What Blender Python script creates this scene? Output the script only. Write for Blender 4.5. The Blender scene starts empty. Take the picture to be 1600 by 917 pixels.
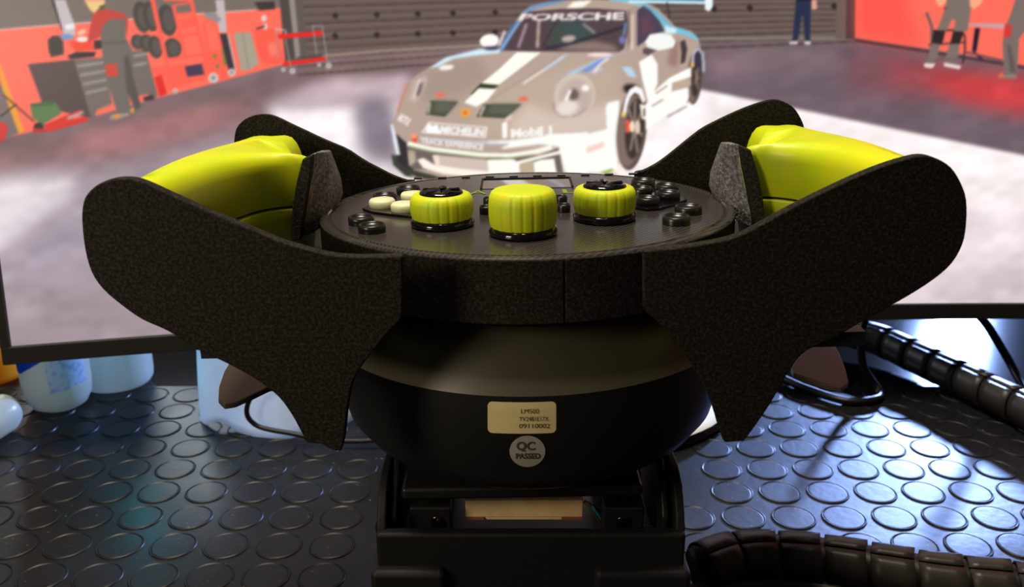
import bpy, bmesh, math, random
import numpy as np
from mathutils import Vector, Matrix
from mathutils.geometry import tessellate_polygon
random.seed(7); rng = np.random.default_rng(5)
SC = bpy.context.scene
COL = SC.collection
# ------------------------------------------------------------------ camera
H, PIT, F = 0.315, math.radians(18.1), 1400.0          # metres above the mat, downward pitch, focal length in px at 1600 wide
CP, SP = math.cos(PIT), math.sin(PIT)
cam_d = bpy.data.cameras.new('camera'); cam = bpy.data.objects.new('camera', cam_d); COL.objects.link(cam)
cam.location = (0, 0, H); cam.rotation_euler = (math.pi/2 - PIT, 0, 0)
cam_d.sensor_width = 36; cam_d.lens = 36*F/1600; cam_d.clip_start = 0.01; cam_d.clip_end = 50
cam_d.dof.use_dof = True; cam_d.dof.focus_distance = 0.385; cam_d.dof.aperture_fstop = 18
SC.camera = cam
# ------------------------------------------------------------------ world, exposure
SC.view_settings.view_transform = 'Standard'; SC.view_settings.look = 'None'
SC.view_settings.gamma = 1; SC.view_settings.use_curve_mapping = False; SC.view_settings.exposure = 0
w = bpy.data.worlds.new('room_light'); SC.world = w; w.use_nodes = True
w.node_tree.nodes['Background'].inputs[0].default_value = (1.0, 0.86, 0.66, 1)
w.node_tree.nodes['Background'].inputs[1].default_value = 0.05
# ------------------------------------------------------------------ lamps of the room and one added fill
def area(name, loc, aim, size, power, col, sy=None):
    l = bpy.data.lights.new(name, 'AREA'); l.energy = power; l.color = col; l.size = size
    if sy: l.shape = 'RECTANGLE'; l.size_y = sy
    o = bpy.data.objects.new(name, l); COL.objects.link(o); o.location = loc
    o.rotation_euler = (Vector(aim) - Vector(loc)).to_track_quat('-Z', 'Y').to_euler()
    return o
area('ceiling_lamp', (-0.15, 0.42, 1.6), (0, .40, .2), .5, 30.0, (1, .9, .72))
area('side_lamp', (-0.37, .04, .37), (0, .33, .17), .14, 1.1, (1, .88, .68))
area('back_fill', (-.62, 1.35, .48), (-.34, .70, .02), .25, 2.8, (.80, .90, 1))  # added cool fill without a fixture, brightens the bottles and the white sheet
area('led_light', (1.047, 2.045, .46), (.28, .55, 0), .155, 140, (.30, .46, 1), .10)

# ------------------------------------------------------------------ helpers
def S(c):                                              # 0-255 display colour -> linear
    return tuple((v/12.92 if v <= .04045 else ((v+.055)/1.055)**2.4) for v in [x/255 for x in c])
def ray(px, py): return Vector(((px-800)/F, CP - (py-458.5)/F*SP, -SP - (py-458.5)/F*CP))
def PY(px, py, Y): r = ray(px, py); return Vector((0, 0, H)) + r*(Y/r.y)
def PZ(px, py, z): r = ray(px, py); return Vector((0, 0, H)) + r*((z-H)/r.z)
def proj(X, Y, Z):
    d = Y*CP + (H-Z)*SP
    return 800 + F*X/d, 458.5 + F*((H-Z)*CP - Y*SP)/d
def mat(name, col, rough=.5, spec=.5, metal=0, bump=None, speck=None, coat=0, trans=0, sss=0, emit=0, bstr=.3, var=None):
    m = bpy.data.materials.new(name); m.use_nodes = True; nt = m.node_tree; b = nt.nodes['Principled BSDF']
    col = tuple(col)+(1,); b.inputs['Base Color'].default_value = col
    b.inputs['Roughness'].default_value = rough; b.inputs['Specular IOR Level'].default_value = spec
    b.inputs['Metallic'].default_value = metal; b.inputs['Coat Weight'].default_value = coat
    if trans: b.inputs['Transmission Weight'].default_value = trans
    if sss:
        b.inputs['Subsurface Weight'].default_value = sss; b.inputs['Subsurface Scale'].default_value = .006
        b.inputs['Subsurface Radius'].default_value = (1, 1, .6)
    if emit: b.inputs['Emission Color'].default_value = col; b.inputs['Emission Strength'].default_value = emit
    tc = nt.nodes.new('ShaderNodeTexCoord')
    def noise(scale, det=3):
        n = nt.nodes.new('ShaderNodeTexNoise'); n.inputs['Scale'].default_value = scale; n.inputs['Detail'].default_value = det
        nt.links.new(tc.outputs['Object'], n.inputs['Vector']); return n
    if bump:
        n = noise(bump); bp = nt.nodes.new('ShaderNodeBump'); bp.inputs['Strength'].default_value = bstr
        bp.inputs['Distance'].default_value = .001
        nt.links.new(n.outputs['Fac'], bp.inputs['Height']); nt.links.new(bp.outputs['Normal'], b.inputs['Normal'])
    if speck or var:
        sc_, c2, lo, hi = speck or var
        n = noise(sc_, 2); r = nt.nodes.new('ShaderNodeValToRGB')
        r.color_ramp.elements[0].position = lo; r.color_ramp.elements[1].position = hi
        r.color_ramp.elements[0].color = col; r.color_ramp.elements[1].color = tuple(c2)+(1,)
        nt.links.new(n.outputs['Fac'], r.inputs['Fac']); nt.links.new(r.outputs['Color'], b.inputs['Base Color'])
    return m
def put(name, verts, faces, m, parent=None, smooth=False, bevel=0, seg=2, sub=0, mats=None, fm=None, matrix=None):
    """one mesh object; verts in world space; its origin goes to its own centre; parent offset removed"""
    V = [Vector(v) for v in verts]
    if matrix: V = [matrix @ v for v in V]
    lo = Vector([min(v[i] for v in V) for i in range(3)]); hi = Vector([max(v[i] for v in V) for i in range(3)])
    c = (lo+hi)/2
    me = bpy.data.meshes.new(name); me.from_pydata([v-c for v in V], [], faces); me.update()
    bm = bmesh.new(); bm.from_mesh(me); bmesh.ops.remove_doubles(bm, verts=bm.verts, dist=1e-7)
    bmesh.ops.recalc_face_normals(bm, faces=bm.faces); bm.to_mesh(me); bm.free()
    me.materials.append(m)
    o = bpy.data.objects.new(name, me); COL.objects.link(o)
    off = Vector((0, 0, 0)); p = parent
    while p is not None: off += p.location; p = p.parent
    o.location = c - off; o.parent = parent
    if smooth:
        for p_ in me.polygons: p_.use_smooth = True
    if bevel:
        md = o.modifiers.new('bevel', 'BEVEL'); md.width = bevel; md.segments = seg; md.limit_method = 'ANGLE'; md.angle_limit = .6
        for p_ in me.polygons: p_.use_smooth = True
        md.harden_normals = True
    if sub:
        md = o.modifiers.new('sub', 'SUBSURF'); md.levels = sub; md.render_levels = sub
    return o
def prism(pts, d):                                     # closed polygon of 3-D points, extruded by vector d
    pts = [Vector(p) for p in pts]; d = Vector(d); n = len(pts)
    return pts + [p+d for p in pts], [list(range(n)), list(range(2*n-1, n-1, -1))] + [[i, (i+1) % n, n+(i+1) % n, n+i] for i in range(n)]
def box(x0, x1, y0, y1, z0, z1): return prism([(x0, y0, z0), (x1, y0, z0), (x1, y1, z0), (x0, y1, z0)], (0, 0, z1-z0))
def lathe(prof, n=64, c=(0, 0, 0), sx=1, sy=1, a0=0, a1=2*math.pi):
    full = abs(a1-a0-2*math.pi) < 1e-6; k = n if full else n+1
    V, Fc = [], []
    for i in range(k):
        a = a0+(a1-a0)*i/n
        for r, z in prof: V.append(Vector((c[0]+r*sx*math.cos(a), c[1]+r*sy*math.sin(a), c[2]+z)))
    m = len(prof)
    for i in range(n):
        j = (i+1) % k
        for q in range(m-1): Fc.append([i*m+q, j*m+q, j*m+q+1, i*m+q+1])
    return V, Fc
def tube(path, r, n=12, cap=True, rz=None):            # swept round tube
    P = [Vector(p) for p in path]; V, Fc = [], []
    up = Vector((0, 0, 1))
    for i, p in enumerate(P):
        t = (P[min(i+1, len(P)-1)] - P[max(i-1, 0)]).normalized()
        s = t.cross(up); s = s.normalized() if s.length > 1e-4 else Vector((1, 0, 0)); u = s.cross(t)
        rr = r[i] if isinstance(r, (list, tuple)) else r
        for k in range(n):
            a = 2*math.pi*k/n; V.append(p + s*rr*math.cos(a) + u*rr*math.sin(a))
    for i in range(len(P)-1):
        for k in range(n): Fc.append([i*n+k, i*n+(k+1) % n, (i+1)*n+(k+1) % n, (i+1)*n+k])
    if cap: Fc += [list(range(n)), list(range((len(P)-1)*n, len(P)*n))]
    return V, Fc
def spline(pts, n=10):                                 # Catmull-Rom through points
    P = [Vector(p) for p in pts]; out = []
    for i in range(len(P)-1):
        a, b, c, d = P[max(i-1, 0)], P[i], P[i+1], P[min(i+2, len(P)-1)]
        for k in range(n):
            t = k/n; out.append(.5*((2*b)+(c-a)*t+(2*a-5*b+4*c-d)*t*t+(3*b-a-3*c+d)*t**3))
    return out+[P[-1]]
def closed_spline(pts, n=4):
    P = [Vector(p) for p in pts]; out = []; L = len(P)
    for i in range(L):
        a, b, c, d = P[i-1], P[i], P[(i+1) % L], P[(i+2) % L]
        for k in range(n):
            t = k/n; out.append(.5*((2*b)+(c-a)*t+(2*a-5*b+4*c-d)*t*t+(3*b-a-3*c+d)*t**3))
    return out
def thing(name, label, cat, loc, group=None):
    o = bpy.data.objects.new(name, None); COL.objects.link(o); o.location = loc; o.empty_display_size = .01
    o['label'] = label; o['category'] = cat
    if group: o['group'] = group
    return o
def tag(o, label, cat, group=None):
    o['label'] = label; o['category'] = cat
    if group: o['group'] = group
    return o
def text_tris(body, bold=.0):                          # flat triangles of a word, in font units, centred on its box (0..1 both ways)
    cu = bpy.data.curves.new('lettering', 'FONT'); cu.body = body; cu.offset = bold; cu.resolution_u = 3
    ob = bpy.data.objects.new('lettering', cu); COL.objects.link(ob)
    dg = bpy.context.evaluated_depsgraph_get(); me = ob.evaluated_get(dg).to_mesh()
    co = np.array([v.co[:2] for v in me.vertices]); me.calc_loop_triangles()
    tr = np.array([t.vertices[:] for t in me.loop_triangles]); ob.to_mesh_clear()
    bpy.data.objects.remove(ob); bpy.data.curves.remove(cu)
    lo, hi = co.min(0), co.max(0)
    return (co-lo)/(hi-lo), tr

# ------------------------------------------------------------------ materials
M_felt = mat('textured_black_plastic', S((26, 24, 21)), .85, .12, bump=1300, bstr=.35, speck=(900, S((56, 50, 42)), .42, .74))
M_panel = mat('coarse_charcoal_plastic', S((84, 82, 84)), .62, .5, bump=700, bstr=1.0, speck=(600, S((140, 138, 140)), .4, .7))
M_lime = mat('lime_printed_plastic', S((190, 210, 16)), .42, .45, sss=.0, var=(60, S((212, 214, 18)), .3, .7))
M_limedk = mat('lime_printed_plastic_ribbed', S((190, 200, 18)), .42, .45)
M_limeknob = mat('lime_knob_plastic', S((186, 206, 26)), .5, .35, var=(200, S((204, 202, 22)), .4, .7))
M_black = mat('satin_black_plastic', S((26, 25, 23)), .42, .4)
M_gloss = mat('gloss_black_plastic', S((12, 12, 13)), .12, .6)
M_matte = mat('matte_black_plastic', S((22, 21, 20)), .6, .35, bump=500, bstr=.15)
M_band = mat('satin_olive_black_metal', S((66, 61, 46)), .42, .45)
M_hub = mat('dark_hub_shell', S((20, 19, 18)), .5, .35, var=(18, S((25, 24, 21)), .3, .8))
M_cream = mat('cream_button_plastic', S((216, 214, 176)), .45, .4, sss=.2)
M_label = mat('cream_sticker_paper', S((226, 205, 148)), .6, .3)
M_qc = mat('grey_round_sticker_paper', S((168, 160, 148)), .6, .3)
M_ink = mat('dark_print', S((88, 76, 58)), .7, .2)
M_ink2 = mat('grey_print', S((72, 68, 66)), .7, .2)
M_green = mat('green_print', S((120, 140, 30)), .6, .3)
M_wood = mat('pale_cut_wood', S((250, 214, 160)), .7, .3, var=(90, S((236, 178, 118)), .4, .8), bump=300, bstr=.1)
M_woodcut = mat('reddish_wood_foot', S((150, 88, 58)), .75, .3)
M_brass = mat('brass_screw', S((200, 160, 70)), .3, .5, metal=1)
M_paddle = mat('brown_black_paddle_metal', S((74, 61, 53)), .55, .4)
M_monitor = mat('black_monitor_frame', S((30, 28, 26)), .5, .4)
M_blue = mat('blue_label_film', S((20, 66, 190)), .35, .5)
M_milk = mat('milky_translucent_plastic', S((200, 222, 226)), .35, .45, sss=.4, trans=.15)
M_paper = mat('pale_printed_label', S((206, 216, 244)), .5, .3, var=(260, S((150, 160, 222)), .5, .62))
M_orange = mat('orange_bottle_plastic', S((244, 170, 30)), .45, .4)
M_white = mat('gloss_white_plastic', S((226, 232, 238)), .18, .5, coat=.4)
M_sheet = mat('thin_white_sheet', S((236, 238, 234)), .22, .5)
def see_through(m, c, f):
    nt = m.node_tree; tr = nt.nodes.new('ShaderNodeBsdfTranslucent'); tr.inputs[0].default_value = S(c)+(1,); mx = nt.nodes.new('ShaderNodeMixShader')
    mx.inputs[0].default_value = f; nt.links.new(nt.nodes['Principled BSDF'].outputs[0], mx.inputs[1]); nt.links.new(tr.outputs[0], mx.inputs[2]); nt.links.new(mx.outputs[0], nt.nodes['Material Output'].inputs[0])
M_milk = mat('milky_plastic', S((226, 230, 220)), .3, .45); see_through(M_milk, (226, 232, 228), .55); see_through(M_blue, (30, 90, 230), .4); see_through(M_paper, (210, 220, 246), .4); see_through(M_orange, (250, 180, 40), .4)
_nt = M_sheet.node_tree; _tr = _nt.nodes.new('ShaderNodeBsdfTranslucent'); _tr.inputs[0].default_value = S((236, 236, 230))+(1,); _mx = _nt.nodes.new('ShaderNodeMixShader')
_mx.inputs[0].default_value = .5; _nt.links.new(_nt.nodes['Principled BSDF'].outputs[0], _mx.inputs[1]); _nt.links.new(_tr.outputs[0], _mx.inputs[2]); _nt.links.new(_mx.outputs[0], _nt.nodes['Material Output'].inputs[0])
M_wrap = mat('spiral_wrap_plastic', S((40, 36, 32)), .42, .35)
M_cable = mat('black_cable_rubber', S((16, 16, 17)), .4, .4)
M_wall = mat('dim_painted_wall', S((70, 66, 62)), .9, .2, bump=60, bstr=.1)
M_teal = mat('teal_plastic', S((0, 150, 180)), .4, .4)
M_copper = mat('copper_wire', S((150, 120, 40)), .3, .5, metal=.6)

def carbon():                                          # woven diagonal twill on the button plate
    m = mat('carbon_twill_plate', S((44, 42, 40)), .2, .8); nt = m.node_tree; b = nt.nodes['Principled BSDF']
    tc = nt.nodes.new('ShaderNodeTexCoord'); mp = nt.nodes.new('ShaderNodeMapping'); mp.inputs['Rotation'].default_value = (0, 0, .75)
    wv = nt.nodes.new('ShaderNodeTexWave'); wv.inputs['Scale'].default_value = 150; wv.inputs['Distortion'].default_value = 1.5
    wv.inputs['Detail Scale'].default_value = 3
    r = nt.nodes.new('ShaderNodeValToRGB'); r.color_ramp.elements[0].color = S((36, 34, 33))+(1,); r.color_ramp.elements[1].color = S((62, 58, 55))+(1,)
    nt.links.new(tc.outputs['Object'], mp.inputs['Vector']); nt.links.new(mp.outputs['Vector'], wv.inputs['Vector'])
    nt.links.new(wv.outputs['Fac'], r.inputs['Fac']); nt.links.new(r.outputs['Color'], b.inputs['Base Color'])
    return m
M_carbon = carbon()
def rubber():                                          # worn black rubber with dust marks
    m = mat('studded_rubber', S((15, 16, 18)), .3, .30); nt = m.node_tree; b = nt.nodes['Principled BSDF']
    tc = nt.nodes.new('ShaderNodeNewGeometry')
    def nz(s, d):
        n = nt.nodes.new('ShaderNodeTexNoise'); n.inputs['Scale'].default_value = s; n.inputs['Detail'].default_value = d
        nt.links.new(tc.outputs['Position'], n.inputs['Vector']); return n
    a = nz(14, 5); r = nt.nodes.new('ShaderNodeMapRange'); r.inputs[1].default_value = .3; r.inputs[2].default_value = .7
    r.inputs[3].default_value = .36; r.inputs[4].default_value = .46
    nt.links.new(a.outputs['Fac'], r.inputs[0]); nt.links.new(r.outputs[0], b.inputs['Roughness'])
    d = nz(420, 2); rr = nt.nodes.new('ShaderNodeValToRGB'); rr.color_ramp.elements[0].position = .70; rr.color_ramp.elements[1].position = .80
    rr.color_ramp.elements[0].color = S((17, 18, 20))+(1,); rr.color_ramp.elements[1].color = S((120, 118, 112))+(1,)
    nt.links.new(d.outputs['Fac'], rr.inputs['Fac']); nt.links.new(rr.outputs['Color'], b.inputs['Base Color'])
    bp = nt.nodes.new('ShaderNodeBump'); bp.inputs['Strength'].default_value = .25; bp.inputs['Distance'].default_value = .0006
    c = nz(160, 3); nt.links.new(c.outputs['Fac'], bp.inputs['Height']); nt.links.new(bp.outputs['Normal'], b.inputs['Normal'])
    return m
M_rubber = rubber()
M_bench = mat('glossy_dark_benchtop', S((20, 19, 18)), .09, .5, bump=20, bstr=.06)

# ================================================================== SETTING: bench top under a studded mat, wall and window behind
bench = put('floor', *box(-1.1, 1.5, -.3, 2.2, -.025, -.003), M_bench); bench['kind'] = 'structure'
floor = put('rubber_mat', *box(-.9, 1.2, -.1, .708, -.003, 0), M_rubber, bevel=.001)
tag(floor, 'black rubber mat with rows of round raised studs covering the bench', 'rubber mat')
PITCH = .0322                                          # one stud every 32 mm, straight rows
st_prof = [(0, .0005), (.0120, .0005), (.0123, .0005), (.0126, .0002), (.0129, .0001), (.0132, .0007), (.0136, .0008), (.0139, .0005), (.0141, -.0001)]
sv, sf = lathe(st_prof, 36)
def stud_spots():
    out = []
    for j in range(0, 62):
        for i in range(-34, 46):
            x, y = i*PITCH + .0195, .220 + j*PITCH*.97
            px, py = proj(x, y, 0)
            if -60 < px < 1660 and 440 < py < 985 and y < .695: out.append((y*y+x*x, x, y, px, py))
    return sorted(out)
spots = stud_spots()
vis = [s for s in spots if not (560 < s[3] < 1070 and 640 < s[4])]     # those in the bracket's footprint are left out
vis = [s for s in vis if not (-.065 < s[1] < .08 and s[2] < .5)]
me_stud = None
for k, (d, x, y, px, py) in enumerate(vis[:295]):
    if me_stud is None:
        o = put('stud', sv, sf, M_rubber, floor, smooth=True); me_stud = o.data; zst = o.location.z
    else: o = bpy.data.objects.new('stud', me_stud); COL.objects.link(o); o.parent = floor
    o.location = (x-floor.location.x, y-floor.location.y, zst)
print('studs', len(vis))
wall = put('wall_back', *box(-1.1, 1.5, 2.2, 2.26, 0, 1.7), M_wall); wall['kind'] = 'structure'
# ================================================================== MONITOR with the picture it shows
XC, YC0, RAD, TILT, ZB = .41, .674, 3.1, math.tan(math.radians(5)), .087
def scrY(X, z): return YC0 - RAD + math.sqrt(RAD*RAD-(X-XC)**2) + (z-ZB)*TILT
W_, H_, OX, OY = 2450, 1040, -150, -400
IMG = np.zeros((H_, W_, 3), np.float32)
yy, xx = np.mgrid[0:H_, 0:W_].astype(np.float32)
def cover(pts, ss=2, pad=1):
    P = np.array([(p[0]-OX, p[1]-OY) for p in pts], np.float32)
    x0, y0 = np.floor(P.min(0)).astype(int)-pad; x1, y1 = np.ceil(P.max(0)).astype(int)+pad
    x0, y0 = max(x0, 0), max(y0, 0); x1, y1 = min(x1, W_), min(y1, H_)
    if x1 <= x0 or y1 <= y0: return None
    gx = (np.arange((x1-x0)*ss)+.5)/ss+x0; gy = (np.arange((y1-y0)*ss)+.5)/ss+y0
    ins = np.zeros((len(gy), len(gx)), bool)
    for i in range(len(P)):
        (ax, ay), (bx, by) = P[i-1], P[i]
        if ay == by: continue
        rows = (gy >= min(ay, by)) & (gy < max(ay, by))
        if not rows.any(): continue
        xc = ax+(gy[rows]-ay)*(bx-ax)/(by-ay)
        ins[rows] ^= gx[None, :] < xc[:, None]
    c = ins.reshape(y1-y0, ss, x1-x0, ss).mean((1, 3))
    return c.astype(np.float32), x0, y0, x1, y1
def blur(a, r):
    for ax in (0, 1):
        for _ in range(2):
            k = int(r)
            p = np.pad(a, [(k+1, k) if i == ax else (0, 0) for i in (0, 1)], mode='edge')
            cs = np.cumsum(p, ax, dtype=np.float64)
            a = ((cs[2*k+1:] - cs[:-2*k-1]) if ax == 0 else (cs[:, 2*k+1:] - cs[:, :-2*k-1]))/(2*k+1)
            a = a.astype(np.float32)
    return a
def poly(col, pts, soft=0, al=1.):
    r = cover(pts, 3 if soft == 0 else 1, int(soft*2)+2)
    if r is None: return
    c, x0, y0, x1, y1 = r
    if soft: c = blur(c, soft)
    c = c[..., None]*al; IMG[y0:y1, x0:x1] = IMG[y0:y1, x0:x1]*(1-c)+np.array(col, np.float32)*c
def line(col, pts, wd, soft=0, al=1.):
    for i in range(len(pts)-1):
        (ax, ay), (bx, by) = pts[i], pts[i+1]; L = math.hypot(bx-ax, by-ay) or 1; nx, ny = -(by-ay)/L*wd/2, (bx-ax)/L*wd/2
        poly(col, [(ax+nx, ay+ny), (bx+nx, by+ny), (bx-nx, by-ny), (ax-nx, ay-ny)], soft, al)
def ell(col, cx, cy, rx, ry, rot=0, soft=0, al=1.):
    c, s = math.cos(rot), math.sin(rot)
    poly(col, [(cx+rx*math.cos(t)*c-ry*math.sin(t)*s, cy+rx*math.cos(t)*s+ry*math.sin(t)*c) for t in np.linspace(0, 6.283, 30)[:-1]], soft, al)
def Z(ox, oy, s, pts): return [(ox+x/s, oy+y/s) for x, y in pts]
def word(col, body, quad, bold=.03):                   # quad: TL, TR, BR, BL in picture px
    co, tr = text_tris(body, bold); q = [np.array(p, float) for p in quad]
    P = [q[3]*(1-u)*(1-v)+q[2]*u*(1-v)+q[1]*u*v+q[0]*(1-u)*v for u, v in co]
    for t in tr: poly(col, [P[i] for i in t])
# --- floor of the pictured garage
IMG[:] = (138, 115, 120)
poly((142, 104, 108), [(-150, 205), (300, 130), (430, 150), (330, 220), (-150, 300)], 18)
poly((122, 98, 102), [(-150, 195), (60, 195), (330, 128), (560, 92), (900, 80), (900, 120), (500, 128), (150, 215), (-150, 260)], 10)
poly((176, 120, 122), [(100, 215), (330, 170), (390, 185), (140, 250)], 14)
poly((172, 158, 168), [(-150, 290), (200, 262), (420, 200), (640, 180), (640, 640), (-150, 640)], 24)
poly((250, 240, 244), [(415, 165), (560, 160), (700, 150), (760, 300), (560, 330), (440, 215)], 9)
poly((206, 184, 190), [(520, 120), (640, 118), (640, 165), (420, 166)], 10)
poly((226, 216, 222), [(-150, 290), (110, 275), (130, 285), (60, 340), (-20, 400), (-150, 420)], 14)
poly((156, 146, 160), [(20, 400), (90, 350), (170, 300), (190, 360), (60, 420)], 16, .7)
poly((168, 150, 158), [(-150, 470), (300, 430), (500, 500), (500, 640), (-150, 640)], 30)
poly((120, 108, 122), [(556, 160), (600, 150), (625, 200), (615, 255), (580, 270), (558, 215)], 11, .85)
poly((255, 244, 246), [(560, 255), (640, 250), (700, 290), (560, 320)], 12)
poly((255, 244, 244), [(960, 140), (1090, 132), (1250, 160), (1640, 240), (2300, 380), (2300, 640), (900, 640), (900, 240)], 3)
poly((238, 222, 226), [(1330, 330), (2300, 360), (2300, 640), (1200, 640), (1280, 420)], 40)
poly((222, 206, 212), [(1420, 420), (2300, 420), (2300, 640), (1300, 640)], 22)
poly((112, 94, 104), [(1090, 60), (1340, 60), (2300, 220), (2300, 420), (1600, 243), (1095, 140), (1000, 130), (1060, 60)], 2)
poly((128, 106, 114), [(1100, 85), (1300, 72), (1330, 110), (1110, 118)], 9)
poly((186, 62, 66), [(1380, 92), (1620, 120), (2300, 230), (2300, 330), (1560, 175), (1390, 130)], 14, .8)
poly((228, 60, 62), [(1450, 118), (1620, 125), (1620, 170), (1500, 155)], 14, .6)
poly((150, 80, 90), [(1330, 75), (1450, 95), (1440, 160), (1320, 140)], 18, .6)
# --- streaky polish on the floor
st = rng.random((H_//4, W_//24)).astype(np.float32)
st = np.kron(st, np.ones((4, 24), np.float32)); st = np.pad(st, ((0, H_-st.shape[0]), (0, W_-st.shape[1])), mode='edge')
sh = (xx*.16).astype(int); st = st[(yy.astype(int)+sh) % H_, xx.astype(int)]; st = blur(st, 5)
st2 = blur(np.kron(rng.random((H_//26+1, W_//70+1)).astype(np.float32), np.ones((26, 70), np.float32))[:H_, :W_], 14)
IMG *= (1+.16*(st-.5)+.13*(st2-.5))[..., None]
# --- walls
RED, GRY = (255, 110, 90), (120, 107, 100)
poly(RED, [(-150, -400), (480, -400), (480, 88), (440, 102), (330, 132), (240, 155), (135, 186), (0, 218), (-150, 250)])
poly((120, 105, 105), [(-150, 120), (0, 128), (30, 209), (0, 219), (-150, 250)])
poly(GRY, [(-150, -400), (480, -400), (480, 8), (400, 16), (310, 22), (200, 31), (95, 39), (0, 47), (-150, 60)])
line((236, 205, 196), [(-150, 60), (0, 47), (95, 39), (200, 31), (310, 22), (400, 16)], 1.6)
line((104, 92, 86), [(-150, 26), (95, 12)], 1.2, 0, .5); line((104, 92, 86), [(110, 28), (300, 12)], 1.2, 0, .5)
for k in range(6): line((248, 100, 82), [(-150, 75+k*24), (130, 54+k*21)], 1.1, 0, .6)
DOOR = (104, 86, 82)
poly(DOOR, [(440, -400), (1336, -400), (1336, 61), (1200, 62), (1094, 62), (900, 70), (760, 74), (520, 93), (452, 98)])
for k in range(-20, 9):
    a, b, c, d = 6+k*13.2, 2+k*11.4, -1+k*9.6, -3+k*8.6
    yl = [(466, a+6), (760, b+1), (1094, c), (1336, d)]
    line((84, 66, 62) if k % 2 else (74, 58, 55), yl, 2.6, 1); line((122, 104, 98), [(x, y+4) for x, y in yl], 2.0, 1)
for x0 in (470, 524, 589, 653, 708, 774, 1116, 1172, 1304):
    for yb in (0, 31):
        y = (25 if x0 < 800 else 27)-(x0-524)*.022+yb*(1 if x0 < 800 else .0) ; line((40, 30, 30), [(x0, y-4), (x0+1, y+5)], 4, 1); ell((40, 30, 30), x0, y, 5, 2)
line((168, 146, 136), [(505, 88), (600, 80), (760, 71), (900, 67)], 4, 1); line((150, 138, 132), [(1094, 61), (1310, 59)], 3, 1)
poly((78, 70, 68), [(432, -60), (446, -60), (462, 92), (446, 97)]); poly((150, 138, 132), [(446, -60), (455, -60), (470, 88), (462, 92)])
poly((96, 86, 84), [(455, -60), (468, -60), (480, 86), (470, 90)])
poly((112, 92, 88), [(1309, -60), (1324, -60), (1322, 61), (1306, 61)]); poly((70, 56, 56), [(1324, -60), (1338, -60), (1336, 62), (1322, 61)])
poly(RED, [(1338, -400), (2300, -400), (2300, 230), (1601, 103), (1567, 95), (1445, 76), (1337, 60)])
poly((255, 84, 72), [(1338, -60), (1400, -60), (1440, 74), (1337, 60)], 12, .8)
line((70, 40, 44), [(1336, 63), (1445, 80), (1568, 100), (1601, 106), (2300, 232)], 4, 1)
# --- left of the garage: pillars, bench, worker, tyre rack, trolley, compressor
A = lambda p: Z(0, 0, 3.985, p)
B = lambda p: Z(200, 0, 4.706, p)
poly((50, 42, 42), A([(320, 0), (345, 0), (410, 190), (385, 190)])); poly((196, 186, 190), A([(338, 0), (408, 0), (470, 165), (470, 225), (400, 215), (380, 150)]))
poly((236, 232, 236), A([(405, 155), (462, 148), (466, 180), (412, 188)]))
poly((196, 186, 188), B([(645, 0), (710, 0), (728, 240), (675, 240)])); poly((150, 140, 142), B([(560, 95), (640, 90), (690, 150), (640, 175), (570, 130)]))
poly((236, 158, 52), A([(-10, 400), (0, 395), (60, 560), (150, 820), (118, 832), (20, 560)]))
poly((60, 54, 54), A([(300, 250), (330, 225), (370, 225), (395, 260), (400, 340), (320, 358), (305, 320)]))       # machine shroud
poly((110, 150, 200), A([(370, 215), (440, 215), (470, 240), (400, 252)])); poly((240, 70, 50), A([(430, 260), (570, 250), (590, 310), (470, 320)]))
poly((44, 42, 52), A([(420, 350), (480, 325), (600, 325), (590, 355), (440, 370)])); poly((50, 44, 46), A([(585, 255), (635, 250), (640, 305), (590, 310)]))
ell((238, 236, 226), 129, 62, 9, 4); ell((240, 190, 160), 128, 51, 7, 4, -.4)
poly((88, 70, 72), A([(175, 402), (470, 372), (580, 740), (400, 700), (262, 636)]))                              # bench side
poly((116, 104, 100), A([(462, 372), (650, 360), (700, 650), (600, 690), (595, 735), (570, 740)]))
poly((116, 104, 100), A([(820, 320), (910, 310), (985, 600), (960, 615), (930, 590), (840, 600)]))
for k in range(4): line((176, 170, 168), A([(480+k*18, 415+k*56), (650+k*7, 390+k*54)]), 2.6, 1)
for k in range(2): line((176, 170, 168), A([(832, 352+k*58), (915, 336+k*58)]), 2.6, 1)
line((200, 124, 98), A([(610, 690), (710, 650)]), 3, 1); poly((60, 50, 52), A([(890, 610), (950, 590), (968, 622), (900, 632)]))
poly((92, 122, 76), A([(188, 650), (300, 632), (350, 640), (388, 705), (265, 780), (205, 735)])); poly((70, 100, 66), A([(188, 650), (300, 634), (345, 640), (340, 655), (200, 668)]))
poly((216, 50, 44), A([(275, 780), (500, 685), (520, 700), (440, 745), (545, 728), (550, 755), (300, 825)])); line((190, 186, 180), A([(420, 740), (520, 700)]), 4, 1)
poly((216, 50, 44), A([(0, 765), (25, 758), (52, 800), (30, 870), (0, 890)])); ell((44, 40, 42), 61, 199, 8, 7)
line((52, 46, 48), A([(20, 590), (215, 760)]), 2.2); line((52, 46, 48), A([(0, 730), (105, 650)]), 2.4); poly((200, 46, 44), A([(205, 800), (290, 805), (290, 825), (210, 828)]))
poly((90, 82, 80), A([(530, 150), (560, 130), (600, 140), (560, 180)]), 0, 0)
poly((198, 64, 58), A([(585, 75), (640, 55), (700, 65), (770, 85), (800, 125), (795, 240), (780, 130), (660, 150), (625, 230), (560, 265), (548, 250), (560, 180)]))  # shirt
poly((110, 104, 98), A([(650, 145), (700, 120), (785, 120), (785, 240), (825, 310), (830, 400), (830, 500), (885, 680), (850, 700), (800, 560), (820, 700), (800, 715), (730, 700), (680, 540), (640, 350), (628, 220)]))
poly((86, 80, 78), A([(775, 360), (800, 340), (840, 520), (880, 660), (845, 690), (790, 560)])); line((78, 74, 72), A([(640, 270), (800, 265)]), 3, 1, .6)
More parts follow.
